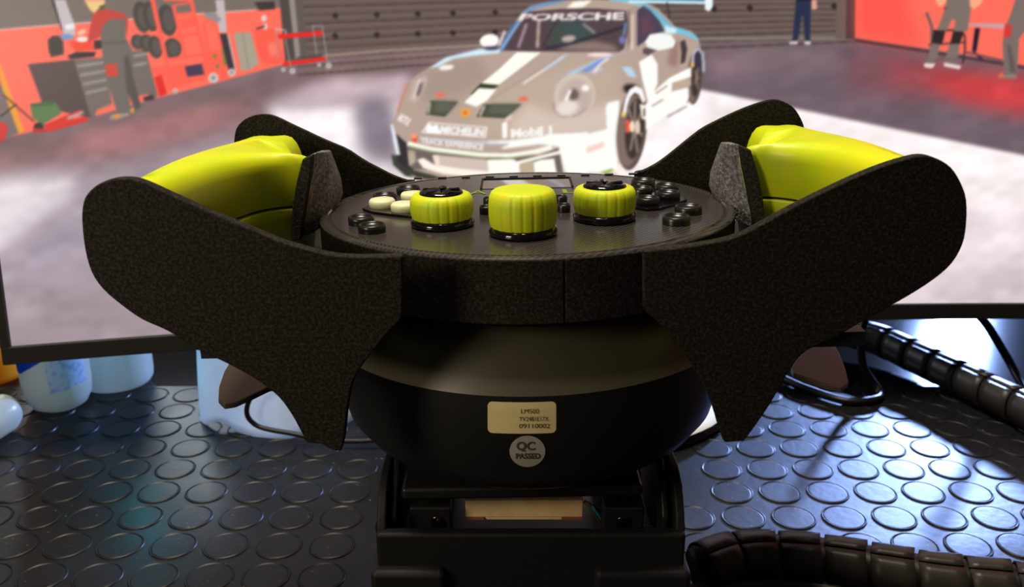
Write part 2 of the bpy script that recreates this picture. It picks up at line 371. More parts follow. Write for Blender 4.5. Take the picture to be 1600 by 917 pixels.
poly((206, 70, 56), A([(655, 402), (730, 398), (738, 478), (665, 476)])); poly((240, 200, 130), A([(525, 0), (650, 0), (655, 25), (610, 60), (590, 85), (560, 60)])); poly((236, 160, 130), A([(525, -40), (650, -40), (655, 10), (530, 12)]))
poly((80, 90, 60), A([(618, 40), (650, 30), (660, 50), (625, 70)])); poly((160, 146, 140), A([(680, 745), (700, 715), (800, 705), (810, 718), (735, 745)])); poly((240, 140, 50), A([(708, 720), (745, 712), (748, 735), (715, 740)])); ell((224, 150, 70), 207, 173, 3, 4)
for cx, cy, rx, ry in ((222, 27, 13, 25), (236, 26, 12, 24), (262, 32, 14, 25), (215, 66, 10, 12), (229, 68, 11, 14), (243, 74, 11, 18), (270, 76, 14, 16)):
    ell((74, 68, 66), cx, cy, rx, ry, -.2); ell((92, 84, 80), cx+2, cy, rx*.6, ry*.7, -.2)
RF = (255, 96, 78)
for a, b, wd in (((180, -10), (330, 650), 7), ((265, -10), (480, -5), 8), ((335, 40), (430, 440), 6), ((465, 0), (600, 560), 6), ((345, 40), (470, 20), 3), ((350, 115), (490, 95), 5), ((330, 275), (540, 245), 5), ((300, 440), (560, 400), 5), ((390, 180), (500, 160), 16)):
    line(RF, B([a, b]), wd)
poly(RF, B([(170, 500), (430, 470), (440, 565), (560, 550), (545, 460), (570, 440), (600, 570), (300, 665), (270, 560), (180, 540)]))
poly((70, 56, 84), B([(418, 490), (545, 470), (565, 550), (440, 568)])); poly((226, 44, 38), B([(195, 570), (250, 550), (290, 690), (235, 715)]))
line(RF, B([(560, 220), (570, 160), (620, 155), (660, 220), (700, 400), (720, 560)]), 4); line(RF, B([(560, 180), (600, 420), (640, 560)]), 5)
poly(RF, B([(560, 380), (690, 370), (730, 530), (760, 560), (690, 600), (640, 560), (590, 560)])); poly((120, 130, 60), B([(690, 350), (720, 350), (735, 480), (705, 480)]))
for cx, cy in ((640, 415), (660, 490)): ell((120, 130, 60), 200+cx/4.706, cy/4.706, 3, 4)
poly((60, 48, 60), B([(675, 250), (735, 250), (790, 520), (740, 515)])); line((214, 206, 206), B([(735, 250), (795, 520)]), 2)
for cx, cy, r in ((630, 575, 8), (765, 535, 6), (350, 672, 4), (1212, 525, 4.5), (1478, 485, 4.5), (1145, 515, 3.4), (1408, 480, 3)): ell((206, 200, 196), 200+cx/4.706, cy/4.706, r, r); ell((150, 140, 136), 200+cx/4.706, cy/4.706, r*.45, r*.45)
poly((168, 160, 140), B([(780, 250), (830, 235), (845, 250), (885, 232), (905, 250), (965, 470), (900, 515), (835, 525)])); line((140, 134, 118), B([(845, 245), (890, 510)]), 1.6)
poly((255, 92, 76), B([(930, 230), (1080, 210), (1150, 450), (1100, 475), (1000, 470), (960, 400)])); poly((255, 128, 106), B([(1030, 320), (1080, 310), (1105, 400), (1050, 420)]), 2)
poly((62, 52, 52), B([(930, 20), (1080, 10), (1085, 70), (970, 80)])); ell((226, 214, 210), 413, 29, 4, 5); ell((226, 214, 210), 415, 42, 3, 5); line((52, 44, 46), B([(945, 215), (1010, 195)]), 2.5)
poly((232, 38, 36), B([(1100, 255), (1435, 228), (1440, 262), (1110, 290)])); poly((232, 38, 36), B([(1140, 460), (1465, 418), (1468, 445), (1150, 490)]))
for a, b in (((1360, 190), (1390, 400)), ((1430, 190), (1468, 460)), ((1160, 290), (1200, 500)), ((1090, 215), (1110, 440))): line((160, 156, 160), B([a, b]), 1.6)
line((214, 206, 206), B([(1085, 215), (1160, 225), (1165, 255)]), 1.6); line((160, 150, 150), B([(1355, 195), (1425, 190)]), 1.6)
# --- right of the garage: the legs of three people, a chair and a table
E = lambda p: Z(1060, 0, 2.957, p)
poly((36, 46, 74), E([(545, 0), (615, 0), (612, 60), (610, 185), (585, 185), (578, 75), (572, 75), (555, 185), (528, 185), (540, 60)])); line((226, 160, 140), E([(628, 0), (630, 45)]), 8); poly((30, 30, 34), E([(545, -60), (620, -60), (618, 5), (545, 5)]))
poly((210, 200, 200), E([(515, 192), (552, 190), (552, 206), (516, 206)])); poly((210, 200, 200), E([(583, 190), (612, 192), (612, 208), (585, 206)])); line((40, 36, 40), E([(520, 188), (550, 188)]), 2); line((40, 36, 40), E([(586, 188), (612, 188)]), 2)
G = lambda p: Z(1380, 0, 7.055, p)
line((104, 88, 92), G([(480, 140), (540, 300), (540, 500), (500, 680)]), 4.5); line((60, 48, 52), G([(640, 335), (860, 340), (905, 400), (905, 560), (880, 700)]), 3); line((70, 56, 58), G([(500, 500), (900, 470)]), 2.5)
poly((126, 112, 104), G([(710, -60), (955, -60), (970, 120), (930, 350), (780, 345), (800, 230), (760, 215), (700, 345), (600, 330), (690, 90)]))
poly((44, 36, 36), G([(560, 330), (690, 345), (655, 490), (535, 480)])); poly((44, 36, 36), G([(775, 345), (895, 358), (845, 490), (740, 488)]))
poly((126, 112, 104), G([(530, 488), (628, 490), (600, 650), (495, 650)])); poly((126, 112, 104), G([(735, 490), (845, 492), (830, 640), (690, 640)]))
poly((120, 108, 108), G([(490, 650), (570, 655), (575, 700), (470, 700)])); poly((236, 216, 208), G([(452, 700), (580, 705), (545, 755), (460, 745)])); poly((120, 108, 108), G([(680, 660), (800, 665), (850, 715), (680, 700)])); poly((236, 216, 208), G([(668, 692), (858, 728), (850, 768), (680, 735)]))
poly((250, 170, 130), G([(560, -60), (700, -60), (700, 20), (640, 80), (600, 50)])); poly((250, 170, 130), G([(955, -60), (1130, -60), (1080, 50), (1000, 105), (960, 70)])); line((40, 34, 34), G([(690, 85), (680, 110)]), 2.5)
poly((206, 158, 160), G([(940, 262), (1345, 262), (1340, 325), (950, 290)])); poly((26, 22, 44), G([(1015, 310), (1072, 315), (1030, 570), (982, 570)])); line((40, 32, 42), G([(1000, 575), (1100, 660)]), 3.5); line((110, 70, 78), G([(900, 575), (1320, 670)]), 3)
poly((122, 108, 102), G([(1480, -60), (2100, -60), (2100, 100), (1560, 350), (1500, 430), (1480, 830), (1340, 830), (1318, 500), (1340, 330), (1420, 130)])); poly((96, 84, 82), G([(1370, 480), (1410, 520), (1470, 820), (1400, 790)]), 1)
poly((216, 56, 50), G([(1345, 262), (1430, 290), (1400, 425), (1330, 405)])); poly((148, 122, 116), G([(1260, 830), (1470, 825), (1475, 870), (1270, 862)])); ell((240, 110, 50), 1565, 118, 3, 4)
# --- the pictured car
Cc = lambda p: Z(540, 0, 2.665, p)
D = lambda p: Z(860, 0, 3.274, p)
poly((110, 98, 108), Cc([(120, 560), (200, 560), (260, 745), (180, 700)]), 12, .6)
poly((60, 64, 56), Cc([(190, 640), (230, 690), (330, 720), (700, 745), (700, 765), (400, 762), (250, 735), (200, 690)]))
BODY = (184, 162, 148)
poly(BODY, Cc([(735, 55), (770, 28), (830, 12), (900, 3), (1040, -2), (1180, 4), (1240, 14), (1300, 36), (1345, 80), (1375, 115), (1440, 130), (1470, 160), (1482, 215), (1488, 300), (1470, 400), (1425, 430), (1340, 480), (1250, 545), (1235, 640), (1130, 690), (1130, 800), (330, 800), (250, 700), (215, 640), (200, 560), (190, 525), (215, 470), (235, 400), (262, 340), (300, 312), (350, 282), (430, 240), (570, 205), (650, 200), (680, 130)]))
poly((196, 176, 158), Cc([(520, 420), (900, 260), (1150, 250), (1130, 420), (1000, 560), (560, 600)]), 12, .7)
poly((218, 200, 186), Cc([(680, 520), (760, 430), (880, 480), (1080, 440), (1150, 420), (1120, 560), (700, 600)]), 9, .9)
poly((166, 146, 134), Cc([(300, 320), (420, 250), (560, 235), (600, 330), (480, 400), (300, 430)]), 8, .8)
poly((255, 238, 226), Cc([(800, 640), (1150, 560), (1150, 740), (560, 740)]), 9, .9)
# glass and pillars
poly((84, 66, 70), Cc([(722, 82), (760, 50), (900, 38), (1040, 36), (1170, 46), (1180, 120), (1160, 205), (1140, 218), (820, 216), (640, 212), (690, 130)]))
poly((60, 80, 72), Cc([(850, 95), (960, 80), (1060, 150), (960, 190), (850, 200)]), 5, .8); poly((58, 80, 92), Cc([(900, 100), (980, 90), (1010, 140), (960, 170)]), 4, .5)
poly((150, 126, 118), Cc([(880, 210), (930, 180), (1040, 172), (1120, 190), (1140, 216)]), 3, .9); line((66, 46, 50), Cc([(820, 200), (880, 90)]), 2.4, 1)
line((46, 40, 58), Cc([(830, 205), (930, 185), (1165, 112)]), 4, 1); line((196, 170, 160), Cc([(806, 85), (800, 200)]), 4.5, 1); line((184, 150, 172), Cc([(755, 100), (720, 200)]), 4, 1); line((196, 190, 196), Cc([(990, 100), (1040, 140)]), 3, 1, .8)
ell((190, 172, 164), 889, 61, 11, 5, -.1, 1); ell((120, 124, 190), 973, 63, 5, 6, 0, 1); line((110, 160, 230), Cc([(1168, 95), (1160, 150)]), 3, 1)
poly((70, 110, 160), Cc([(640, 212), (700, 95), (722, 88), (690, 150), (660, 212)]), 1); line((150, 190, 236), Cc([(650, 205), (730, 85)]), 3.4, 1); line((236, 220, 236), Cc([(640, 190), (665, 130)]), 4, 1)
poly((112, 150, 200), Cc([(735, 58), (770, 28), (850, 8), (930, 2), (900, 14), (800, 34), (750, 56)]), 1); poly((176, 220, 236), Cc([(1100, 0), (1180, 3), (1240, 12), (1290, 30), (1230, 24), (1150, 8)]), 1)
poly((255, 252, 240), Cc([(950, 8), (1030, 2), (990, 32), (920, 36)]), 1); poly((176, 154, 144), Cc([(1180, 40), (1215, 22), (1240, 40), (1205, 210), (1170, 215)]))
line((240, 216, 196), Cc([(1196, 60), (1194, 208)]), 3.4, 1); line((66, 40, 48), Cc([(1180, 44), (1180, 190)]), 2.2, 1, .7)
poly((74, 66, 84), Cc([(1215, 45), (1245, 22), (1290, 50), (1330, 130), (1280, 150), (1215, 196)])); poly((100, 66, 84), Cc([(1225, 80), (1260, 60), (1290, 130), (1230, 150)]), 3)
poly((120, 196, 222), D([(510, 50), (545, 60), (620, 135), (680, 150), (740, 180), (765, 215), (700, 185), (640, 170), (590, 170), (580, 130)])); poly((214, 242, 246), D([(590, 130), (650, 150), (640, 175), (590, 172)]), 1); line((96, 180, 210), D([(400, 0), (470, 20), (560, 80), (620, 140)]), 3.2, 1)
poly((70, 56, 58), D([(665, 215), (690, 205), (702, 250), (690, 320), (668, 330), (672, 270)])); poly((140, 100, 96), D([(620, 200), (660, 215), (655, 330), (640, 350), (600, 330)]), 3, .6)
# rear wing
line((112, 192, 222), Cc([(1100, -2), (1500, 10)]), 5); line((236, 250, 252), Cc([(1180, 8), (1500, 14)]), 3); poly((236, 246, 250), Cc([(1498, -10), (1530, -10), (1530, 30), (1515, 50), (1498, 40)])); line((60, 50, 60), Cc([(1340, 10), (1350, 80)]), 2.4)
# bonnet
poly((255, 254, 244), Cc([(715, 218), (815, 220), (760, 262), (640, 354), (565, 350), (640, 290)])); poly((50, 54, 34), Cc([(520, 395), (565, 348), (640, 356), (590, 392)])); poly((255, 254, 246), Cc([(555, 368), (630, 372), (590, 420), (545, 446), (495, 428)]))
line((255, 246, 240), Cc([(740, 350), (860, 270), (910, 235)]), 2.6, 1); line((176, 204, 250), Cc([(830, 290), (925, 228)]), 2.6, 1); line((150, 132, 120), Cc([(600, 420), (870, 250), (900, 222)]), 2, 1, .5)
poly((176, 206, 246), Cc([(1230, 200), (1120, 232), (1000, 280), (870, 365), (850, 380), (940, 300), (1060, 245)]), 1); poly((110, 150, 226), Cc([(980, 300), (1060, 250), (1100, 240), (1010, 300)]), 1)
poly((214, 242, 255), Cc([(350, 285), (420, 240), (560, 205), (650, 205), (640, 222), (540, 232), (450, 245), (380, 280)]), 1); ell((255, 248, 236), 540+420/2.665, 106, 12, 4, -.1, 1)
ell((255, 226, 226), 540+1060/2.665, 86, 20, 3, 0, 1); poly((196, 190, 220), Cc([(1020, 300), (1060, 280), (1075, 290), (1035, 312)]), 1); poly((190, 216, 240), Cc([(1150, 280), (1190, 280), (1215, 325), (1180, 320)]), 1)
for p in ([(350, 420), (470, 424), (415, 488), (335, 478)], [(575, 434), (735, 434), (665, 494), (545, 488)]): poly((70, 72, 58), Cc(p)); poly((96, 100, 84), Cc([(x*.8+p[1][0]*.2, y*.8+p[1][1]*.2) for x, y in p]), 3)
line((190, 186, 160), Cc([(352, 425), (345, 475)]), 4, 1); line((196, 190, 170), Cc([(580, 440), (560, 485)]), 4, 1)
for x, y in ((395, 397), (742, 414)): ell((236, 116, 96), 540+x/2.665, y/2.665, 8, 4, 0, 1)
ell((240, 166, 70), 540+500/2.665, 471/2.665, 8, 7, -.3); ell((214, 120, 50), 540+500/2.665, 471/2.665, 3.5, 3.5)
# lamps
ell((214, 196, 182), 540+955/2.665, 402/2.665, 32, 36, .35); ell((168, 146, 136), 540+955/2.665, 402/2.665, 33.5, 37, .35, 0, 0); ell((196, 178, 168), 900, 152, 26, 29, .35, 3)
ell((236, 224, 214), 540+925/2.665, 450/2.665, 18, 12, -.3, 3); ell((110, 92, 92), 540+950/2.665, 395/2.665, 9, 9, 0, 2); line((255, 252, 248), Cc([(918, 420), (938, 375)]), 5, 1); ell((255, 250, 244), 540+1000/2.665, 368/2.665, 6, 5, 0, 1)
line((160, 140, 132), [(540+x/2.665, y/2.665) for x, y in ((870, 420), (868, 460), (900, 488), (960, 485), (1010, 450))], 1.6, 1)
poly((196, 176, 168), Cc([(262, 420), (285, 340), (330, 315), (345, 330), (320, 400), (290, 430)]), 1); poly((112, 92, 92), Cc([(290, 400), (305, 350), (325, 345), (310, 400)]), 2); line((250, 236, 232), Cc([(310, 330), (285, 410)]), 2.4, 1)
line((214, 120, 112), Cc([(215, 470), (240, 400), (262, 345)]), 2.4, 1)
# lettering panels and front bumper
I = lambda p: Z(600, 160, 5.333, p)
poly((255, 240, 232), I([(375, 165), (865, 205), (850, 300), (312, 255)])); poly((196, 178, 168), I([(388, 175), (850, 213), (838, 290), (330, 250)]))
word((255, 255, 252), 'MICHELIN', I([(480, 195), (840, 222), (828, 284), (460, 262)]), .05); poly((255, 255, 252), I([(360, 190), (395, 185), (405, 205), (425, 188), (450, 190), (470, 265), (350, 258)]))
word((255, 255, 252), 'TRACK EXPERIENCE', I([(305, 296), (835, 352), (828, 405), (312, 345)]), .04)
word((255, 255, 252), 'MOTUL', I([(150, 92), (240, 150), (200, 200), (108, 150)]), .05)
word((255, 254, 248), 'Mobil 1', I([(1060, 225), (1400, 195), (1405, 275), (1060, 300)]), .05)
poly((255, 252, 248), I([(985, 180), (1020, 160), (1030, 185), (1030, 300), (990, 300)])); poly((236, 210, 196), I([(1010, 140), (1060, 105), (1075, 120), (1030, 165)]), 1)
poly((214, 220, 240), I([(300, 290), (700, 322), (1100, 330), (1100, 355), (700, 345), (300, 305)]), 1, .8); poly((255, 255, 252), I([(830, 330), (1100, 315), (1420, 270), (1700, 250), (1700, 380), (1300, 350), (1000, 390), (975, 380), (1060, 345)]), 1)
poly((236, 84, 62), I([(225, 280), (265, 265), (285, 290), (270, 340), (285, 380), (265, 405), (245, 385), (258, 340), (235, 320)])); ell((250, 160, 120), 647, 213, 5, 4)
poly((230, 236, 246), I([(55, 180), (75, 190), (110, 300), (135, 460), (115, 465), (85, 350)])); poly((48, 44, 50), I([(100, 260), (190, 340), (210, 520), (250, 560), (200, 590), (130, 520), (90, 440), (140, 440)]))
poly((112, 100, 96), I([(190, 350), (1000, 460), (1300, 440), (1460, 380), (1500, 600), (240, 560)])); poly((214, 194, 182), I([(430, 440), (870, 480), (880, 600), (470, 540)]))
poly((60, 62, 52), I([(80, 430), (130, 510), (230, 560), (420, 610), (560, 660), (300, 640), (150, 560), (75, 470)])); poly((255, 246, 232), I([(280, 480), (330, 465), (420, 520), (600, 550), (900, 580), (900, 640), (500, 600), (330, 550)])); poly((246, 226, 210), I([(405, 440), (455, 440), (470, 540), (430, 535)]))
poly((190, 170, 152), I([(205, 400), (260, 410), (270, 500), (215, 530)]), 1); line((255, 255, 240), I([(200, 345), (400, 392), (800, 440), (1050, 445), (1250, 415), (1400, 375)]), 6.5); line((170, 176, 120), I([(220, 372), (400, 412), (800, 462), (1050, 468), (1250, 438)]), 2, 1)
poly((255, 255, 246), I([(865, 480), (1060, 475), (1090, 480), (1130, 510), (1140, 640), (880, 640)])); poly((196, 176, 150), I([(1130, 515), (1250, 490), (1255, 640), (1145, 640)])); poly((255, 255, 246), I([(1250, 500), (1310, 480), (1420, 470), (1450, 640), (1260, 640)])); poly((255, 248, 236), I([(1100, 495), (1480, 400), (1480, 430), (1130, 515)]))
poly((255, 255, 250), I([(1460, 380), (1700, 340), (1700, 700), (1560, 700)]), 1)
Jn = lambda p: Z(780, 100, 5.096, p)
poly((255, 255, 250), Jn([(380, 560), (700, 560), (860, 520), (850, 350), (870, 310), (960, 290), (960, 600), (940, 860), (560, 860), (480, 660), (350, 640)]), 1); poly((246, 214, 196), Jn([(700, 665), (835, 620), (835, 665), (700, 715)]), 1); poly((150, 176, 90), Jn([(800, 865), (900, 835), (920, 850), (860, 880)]), 1)
# wheels
def wheel(cx, cy, rx, ry, rot):
    ell((96, 78, 72), cx, cy, rx, ry, rot); ell((130, 110, 100), cx-rx*.15, cy, rx*.86, ry*.92, rot, 2); ell((62, 50, 50), cx+rx*.18, cy-ry*.02, rx*.62, ry*.74, rot, 1)
wheel(988, 203, 23, 64, .1); ell((40, 32, 34), 988, 140, 14, 8, .2, 2)
for k in range(7):
    a = k*.9+.3; line((170, 146, 132), [(992, 200), (992+13*math.cos(a), 200+42*math.sin(a))], 3, 1)
poly((255, 250, 255), Jn([(985, 400), (1005, 290), (1040, 205), (1090, 175), (1140, 200), (1165, 290), (1150, 320), (1115, 245), (1080, 230), (1045, 265), (1020, 340), (1010, 410)])); poly((240, 210, 90), Jn([(978, 385), (1010, 390), (1005, 425), (975, 420)]))
poly((240, 90, 66), Jn([(1008, 455), (1040, 440), (1042, 545), (1012, 550)])); ell((250, 220, 196), 780+1060/5.096, 100+500/5.096, 4, 9); ell((226, 206, 180), 780+1105/5.096, 100+505/5.096, 4, 11)
poly((250, 244, 226), Jn([(1120, 320), (1160, 330), (1195, 305), (1180, 345), (1150, 360), (1150, 420), (1190, 415), (1165, 445), (1140, 440)]))
wheel(1086, 122, 12, 42, .08); poly((60, 52, 66), D([(735, 270), (760, 240), (785, 290), (780, 370), (740, 360)])); line((210, 206, 246), D([(728, 330), (735, 275), (760, 248), (775, 275)]), 2.6); line((216, 230, 236), D([(780, 270), (786, 370)]), 3, 1); poly((240, 200, 80), D([(722, 325), (738, 322), (736, 345), (722, 345)]))
for k in range(5): line((180, 150, 136), D([(750, 400), (752+15*math.cos(k*1.3), 400+60*math.sin(k*1.3))]), 1.8, 1)
# side stripes, mirrors
poly((255, 255, 250), D([(455, 318), (520, 280), (550, 330), (550, 430), (530, 470), (610, 400), (720, 345), (722, 395), (625, 425), (622, 470), (708, 448), (710, 500), (690, 545), (600, 590), (490, 668), (486, 560), (500, 520), (470, 400)]))
poly((196, 170, 150), D([(625, 425), (720, 400), (722, 440), (622, 470)])); line((196, 170, 150), D([(520, 545), (580, 510)]), 3); line((196, 170, 150), D([(540, 480), (600, 440)]), 3); line((120, 90, 84), D([(600, 598), (700, 545)]), 2, 1)
line((255, 244, 236), D([(225, 370), (260, 325), (300, 300)]), 3, 1); ell((255, 255, 250), 765, 64, 15, 10, -.15); poly((246, 250, 244), Z(860, 0, 3.274, [(485, 215), (510, 178), (560, 170), (620, 180), (642, 215), (630, 245), (560, 260), (500, 245)])); poly((96, 80, 84), D([(475, 250), (500, 245), (545, 260), (500, 285), (475, 275)])); ell((70, 60, 90), 768, 76, 12, 3, 0, 1)
word((255, 250, 246), 'PORSCHE', Z(740, 0, 6.154, [(470, 136), (1455, 118), (1450, 196), (430, 204)]), .045)
line((190, 120, 140), Z(740, 0, 6.154, [(500, 168), (800, 132), (1100, 124), (1430, 150)]), 1.6, 1, .6)

IMG = np.clip(IMG, 0, 255)
IMG = np.stack([blur(IMG[..., k], 1) for k in range(3)], -1)
monitor = thing('curved_monitor', 'wide curved black monitor showing a silver sports car in a garage', 'monitor', (.41, .70, 0))
xs = np.concatenate([np.arange(-.3475, .43, .00105), np.arange(.43, 1.18, .006)])
zs = np.concatenate([np.arange(ZB, .335, .00105), np.arange(.335, .45, .005)])
XX, ZZ = np.meshgrid(xs, zs); YY = YC0-RAD+np.sqrt(RAD*RAD-(XX-XC)**2)+(ZZ-ZB)*TILT
dd = YY*CP+(H-ZZ)*SP; U = 800+F*XX/dd-OX; Vv = 458.5+F*((H-ZZ)*CP-YY*SP)/dd-OY
U = np.clip(U, 0, W_-2.01); Vv = np.clip(Vv, 0, H_-2.01); u0 = U.astype(int); v0 = Vv.astype(int); fu = (U-u0)[..., None]; fv = (Vv-v0)[..., None]
C_ = IMG[v0, u0]*(1-fu)*(1-fv)+IMG[v0, u0+1]*fu*(1-fv)+IMG[v0+1, u0]*(1-fu)*fv+IMG[v0+1, u0+1]*fu*fv
C_ = C_/255; C_ = np.where(C_ <= .04045, C_/12.92, ((C_+.055)/1.055)**2.4)
nr, nc = XX.shape; me = bpy.data.meshes.new('screen'); co = np.stack([XX-.41, YY-.70, ZZ], -1).reshape(-1, 3).astype(np.float32)
idx = np.arange(nr*nc).reshape(nr, nc); q = np.stack([idx[:-1, :-1], idx[:-1, 1:], idx[1:, 1:], idx[1:, :-1]], -1).reshape(-1, 4)
me.vertices.add(len(co)); me.vertices.foreach_set('co', co.ravel()); me.loops.add(q.size); me.loops.foreach_set('vertex_index', q.ravel().astype(np.int32))
me.polygons.add(len(q)); me.polygons.foreach_set('loop_start', (np.arange(len(q))*4).astype(np.int32)); me.update(calc_edges=True); me.validate()
ca = me.color_attributes.new('picture', 'FLOAT_COLOR', 'POINT'); ca.data.foreach_set('color', np.concatenate([C_.reshape(-1, 3), np.ones((nr*nc, 1))], 1).astype(np.float32).ravel())
ms = mat('lit_screen', (.01, .01, .01), .35, .3); nt = ms.node_tree; at = nt.nodes.new('ShaderNodeAttribute'); at.attribute_name = 'picture'
nt.links.new(at.outputs['Color'], nt.nodes['Principled BSDF'].inputs['Emission Color']); nt.nodes['Principled BSDF'].inputs['Emission Strength'].default_value = 1.0
me.materials.append(ms); scr = bpy.data.objects.new('screen', me); COL.objects.link(scr); scr.parent = monitor
def arcbar(x0, x1, z0, z1, yo0, yo1, n=40):            # a bar following the screen's curve
    V, Fc = [], []
    for i in range(n+1):
        x = x0+(x1-x0)*i/n
        for z, yo in ((z0, yo0), (z0, yo1), (z1, yo1), (z1, yo0)): V.append((x, scrY(x, z)+yo, z))
        if i: b = (i-1)*4; Fc += [[b+k, b+(k+1) % 4, b+4+(k+1) % 4, b+4+k] for k in range(4)]
    Fc += [[0, 1, 2, 3], [n*4, n*4+1, n*4+2, n*4+3]]
    return V, Fc
put('bezel', *arcbar(-.3530, 1.19, .0745, ZB, -.003, .02), M_monitor, monitor, bevel=.0006); put('bezel', *arcbar(-.3530, 1.19, .45, .46, -.003, .02), M_monitor, monitor)
put('bezel', *arcbar(-.3530, -.3475, ZB, .45, -.003, .02, 2), M_monitor, monitor); put('bezel', *arcbar(1.174, 1.19, ZB, .45, -.003, .02, 2), M_monitor, monitor)
put('back_shell', *arcbar(-.350, 1.185, .076, .458, .012, .035), M_monitor, monitor)
M_teal_glow = mat('teal_streak_glow', (0, .45, .6), .4, emit=90)
for x0 in (-.290, ): o = put('teal_streak_light', *box(x0, x0+.010, .608, .614, .0700, .0765), M_teal_glow, monitor); o['label'] = 'small added teal light under the lower bezel'  # added glow hidden behind the bezel, makes the teal streak on the mat
put('stand_neck', *box(.06, .12, .72, .76, .012, .30), M_monitor, monitor, bevel=.004)
V, Fc = lathe([(.0, 0), (.118, 0), (.121, .004), (.119, .009)], 56, (.058, .672, .0003), 1, .8); put('stand_foot', V, Fc, M_gloss, monitor, smooth=True)
V, Fc = lathe([(.119, .009), (.115, .013), (.0, .014)], 56, (.058, .672, .0003), 1, .8); o = put('foot_cover', V, Fc, M_white, monitor, smooth=True); o['label'] = 'white glossy rounded cover on the stand foot'

# ================================================================== RACING WHEEL (its face lies level, lower edge towards the camera)
WX, WY, PZ0, K = .0065, .391, .228, .0205              # plate centre, plate height, slight tilt to the right
def tz(x): return (x-WX)*K
def PP(px, py, dz=0):                                  # pixel -> point on the tilted plate plane
    p = PZ(px, py, PZ0+dz)
    for _ in range(4): p = PZ(px, py, PZ0+dz+tz(p.x))
    return p
ROLL = Matrix.Translation((WX, WY, PZ0)) @ Matrix.Rotation(-math.atan(K), 4, 'Y') @ Matrix.Translation((-WX, -WY, -PZ0))
wheel_ = thing('racing_wheel', 'black sim racing wheel with lime grips lying face up on its bracket', 'steering wheel', (WX, WY, .11))
def wp(name, V, Fc, m, parent=None, **k): return put(name, V, Fc, m, parent or wheel_, matrix=ROLL, **k)
c0 = (WX, WY, 0)
RX, RY = 1.07, 1.0
o = wp('button_plate', *lathe([(0, .2280), (.0800, .2280), (.0806, .2272), (.0812, .2272), (.0818, .2281), (.0838, .2279), (.0843, .2274), (.0843, .2262)], 128, c0, RX, RY), M_carbon, smooth=False)
# rim wall under the plate, split by the joint the photo shows
def wall_arc(name, a0, a1, z0, z1, r0=.0848, r1=.0800):
    V, Fc = lathe([(r1, z0), (r0, z0), (r0, z1), (r1, z1)], 48, c0, RX, RY, a0, a1); m = 4
    Fc += [[0, 1, 2, 3], [48*m, 48*m+1, 48*m+2, 48*m+3]]; wp(name, V, Fc, M_felt, bevel=.0006)
split = -math.pi/2+.135
wall_arc('rim_wall', math.pi, math.pi+(math.pi*1.5-math.pi)+.133, .2028, .2274); wall_arc('rim_wall', math.pi*1.5+.138, 2*math.pi, .2028, .2274)
wall_arc('rim_wall_back', 0, math.pi, .2028, .2274)
# hub below
hub = wp('hub_shell', *lathe([(.0, .2014), (.078, .2014), (.078, .2000), (.071, .1985), (.0705, .1975)], 96, c0, 1.05, 1), M_hub, smooth=True)
o = wp('hub_ring', *lathe([(.0705, .1975), (.0715, .1970), (.0860, .1762), (.0866, .1752)], 128, c0, 1.04, 1), M_band, smooth=True)
o = wp('hub_bowl', *lathe([(.0866, .1752), (.0868, .1700), (.0866, .160), (.0856, .150), (.083, .140), (.0765, .131), (.066, .124), (.052, .119), (.0, .118)], 128, c0, 1.02, 1), M_hub, smooth=True)
# outer side plates (front pair in view, rear pair the same outline)
LP = [(127, 345), (129, 318), (136, 303), (150, 290), (165, 283), (185, 279), (208, 280), (232, 288), (262, 302), (300, 319), (340, 337), (390, 357), (440, 378), (475, 388), (510, 397), (545, 401), (590, 401), (629, 400),
      (629, 492), (622, 504), (606, 520), (588, 543), (568, 568), (552, 596), (545, 625), (541, 655), (538, 685), (533, 705), (520, 704), (500, 694), (480, 692), (470, 675), (455, 648), (436, 622), (412, 602), (386, 585), (345, 564), (305, 545), (262, 518), (222, 500), (190, 478), (160, 452), (142, 425), (132, 390)]
RP = [(1006, 392), (1060, 387), (1105, 380), (1140, 373), (1168, 362), (1200, 345), (1240, 323), (1290, 298), (1340, 275), (1380, 259), (1415, 248), (1442, 243), (1465, 248), (1487, 262), (1502, 285), (1511, 312), (1511, 350), (1505, 382), (1488, 412), (1460, 437), (1420, 463), (1375, 488), (1340, 508), (1300, 530), (1262, 548), (1240, 570), (1222, 600), (1205, 630), (1185, 660), (1163, 690), (1132, 692), (1125, 672), (1116, 642), (1104, 610), (1088, 582), (1068, 552), (1048, 526), (1030, 505), (1014, 492), (1006, 482)]
YF, YR = .2925, .466
def side(pts, n1):
    n = len(pts); cut = {k for k in range(n) if pts[k] in ((629, 400), (629, 492), (1006, 392), (1006, 482), (533, 705), (1132, 692), (1163, 690))}
    P = []
    for k in range(n):                                  # smooth between points except at the corners
        a, b, c, d = [Vector(pts[(k+q) % n]) for q in (-1, 0, 1, 2)]
        if k in cut: a = b
        if (k+1) % n in cut: d = c
        for t in (0, .34, .67):
            v = .5*((2*b)+(c-a)*t+(2*a-5*b+4*c-d)*t*t+(3*b-a-3*c+d)*t**3); P.append(PY(v.x, v.y, YF))
    put('side_plate', *prism(P, (0, .0046, 0)), M_felt, wheel_, bevel=.0007, seg=2)
    Q = [Vector((WX+math.copysign(max(abs(p.x-WX), .058), p.x-WX), YR, p.z-.0075*min(1, max(0, (.092-abs(p.x-WX))/.03)))) for p in P]; Q = [q for k, q in enumerate(Q) if (q-Q[k-1]).length > 1e-5]
    put('side_plate', *prism(Q, (0, .004, 0)), M_felt, wheel_, bevel=.001, seg=2)
side(LP, 'left'); side(RP, 'right')
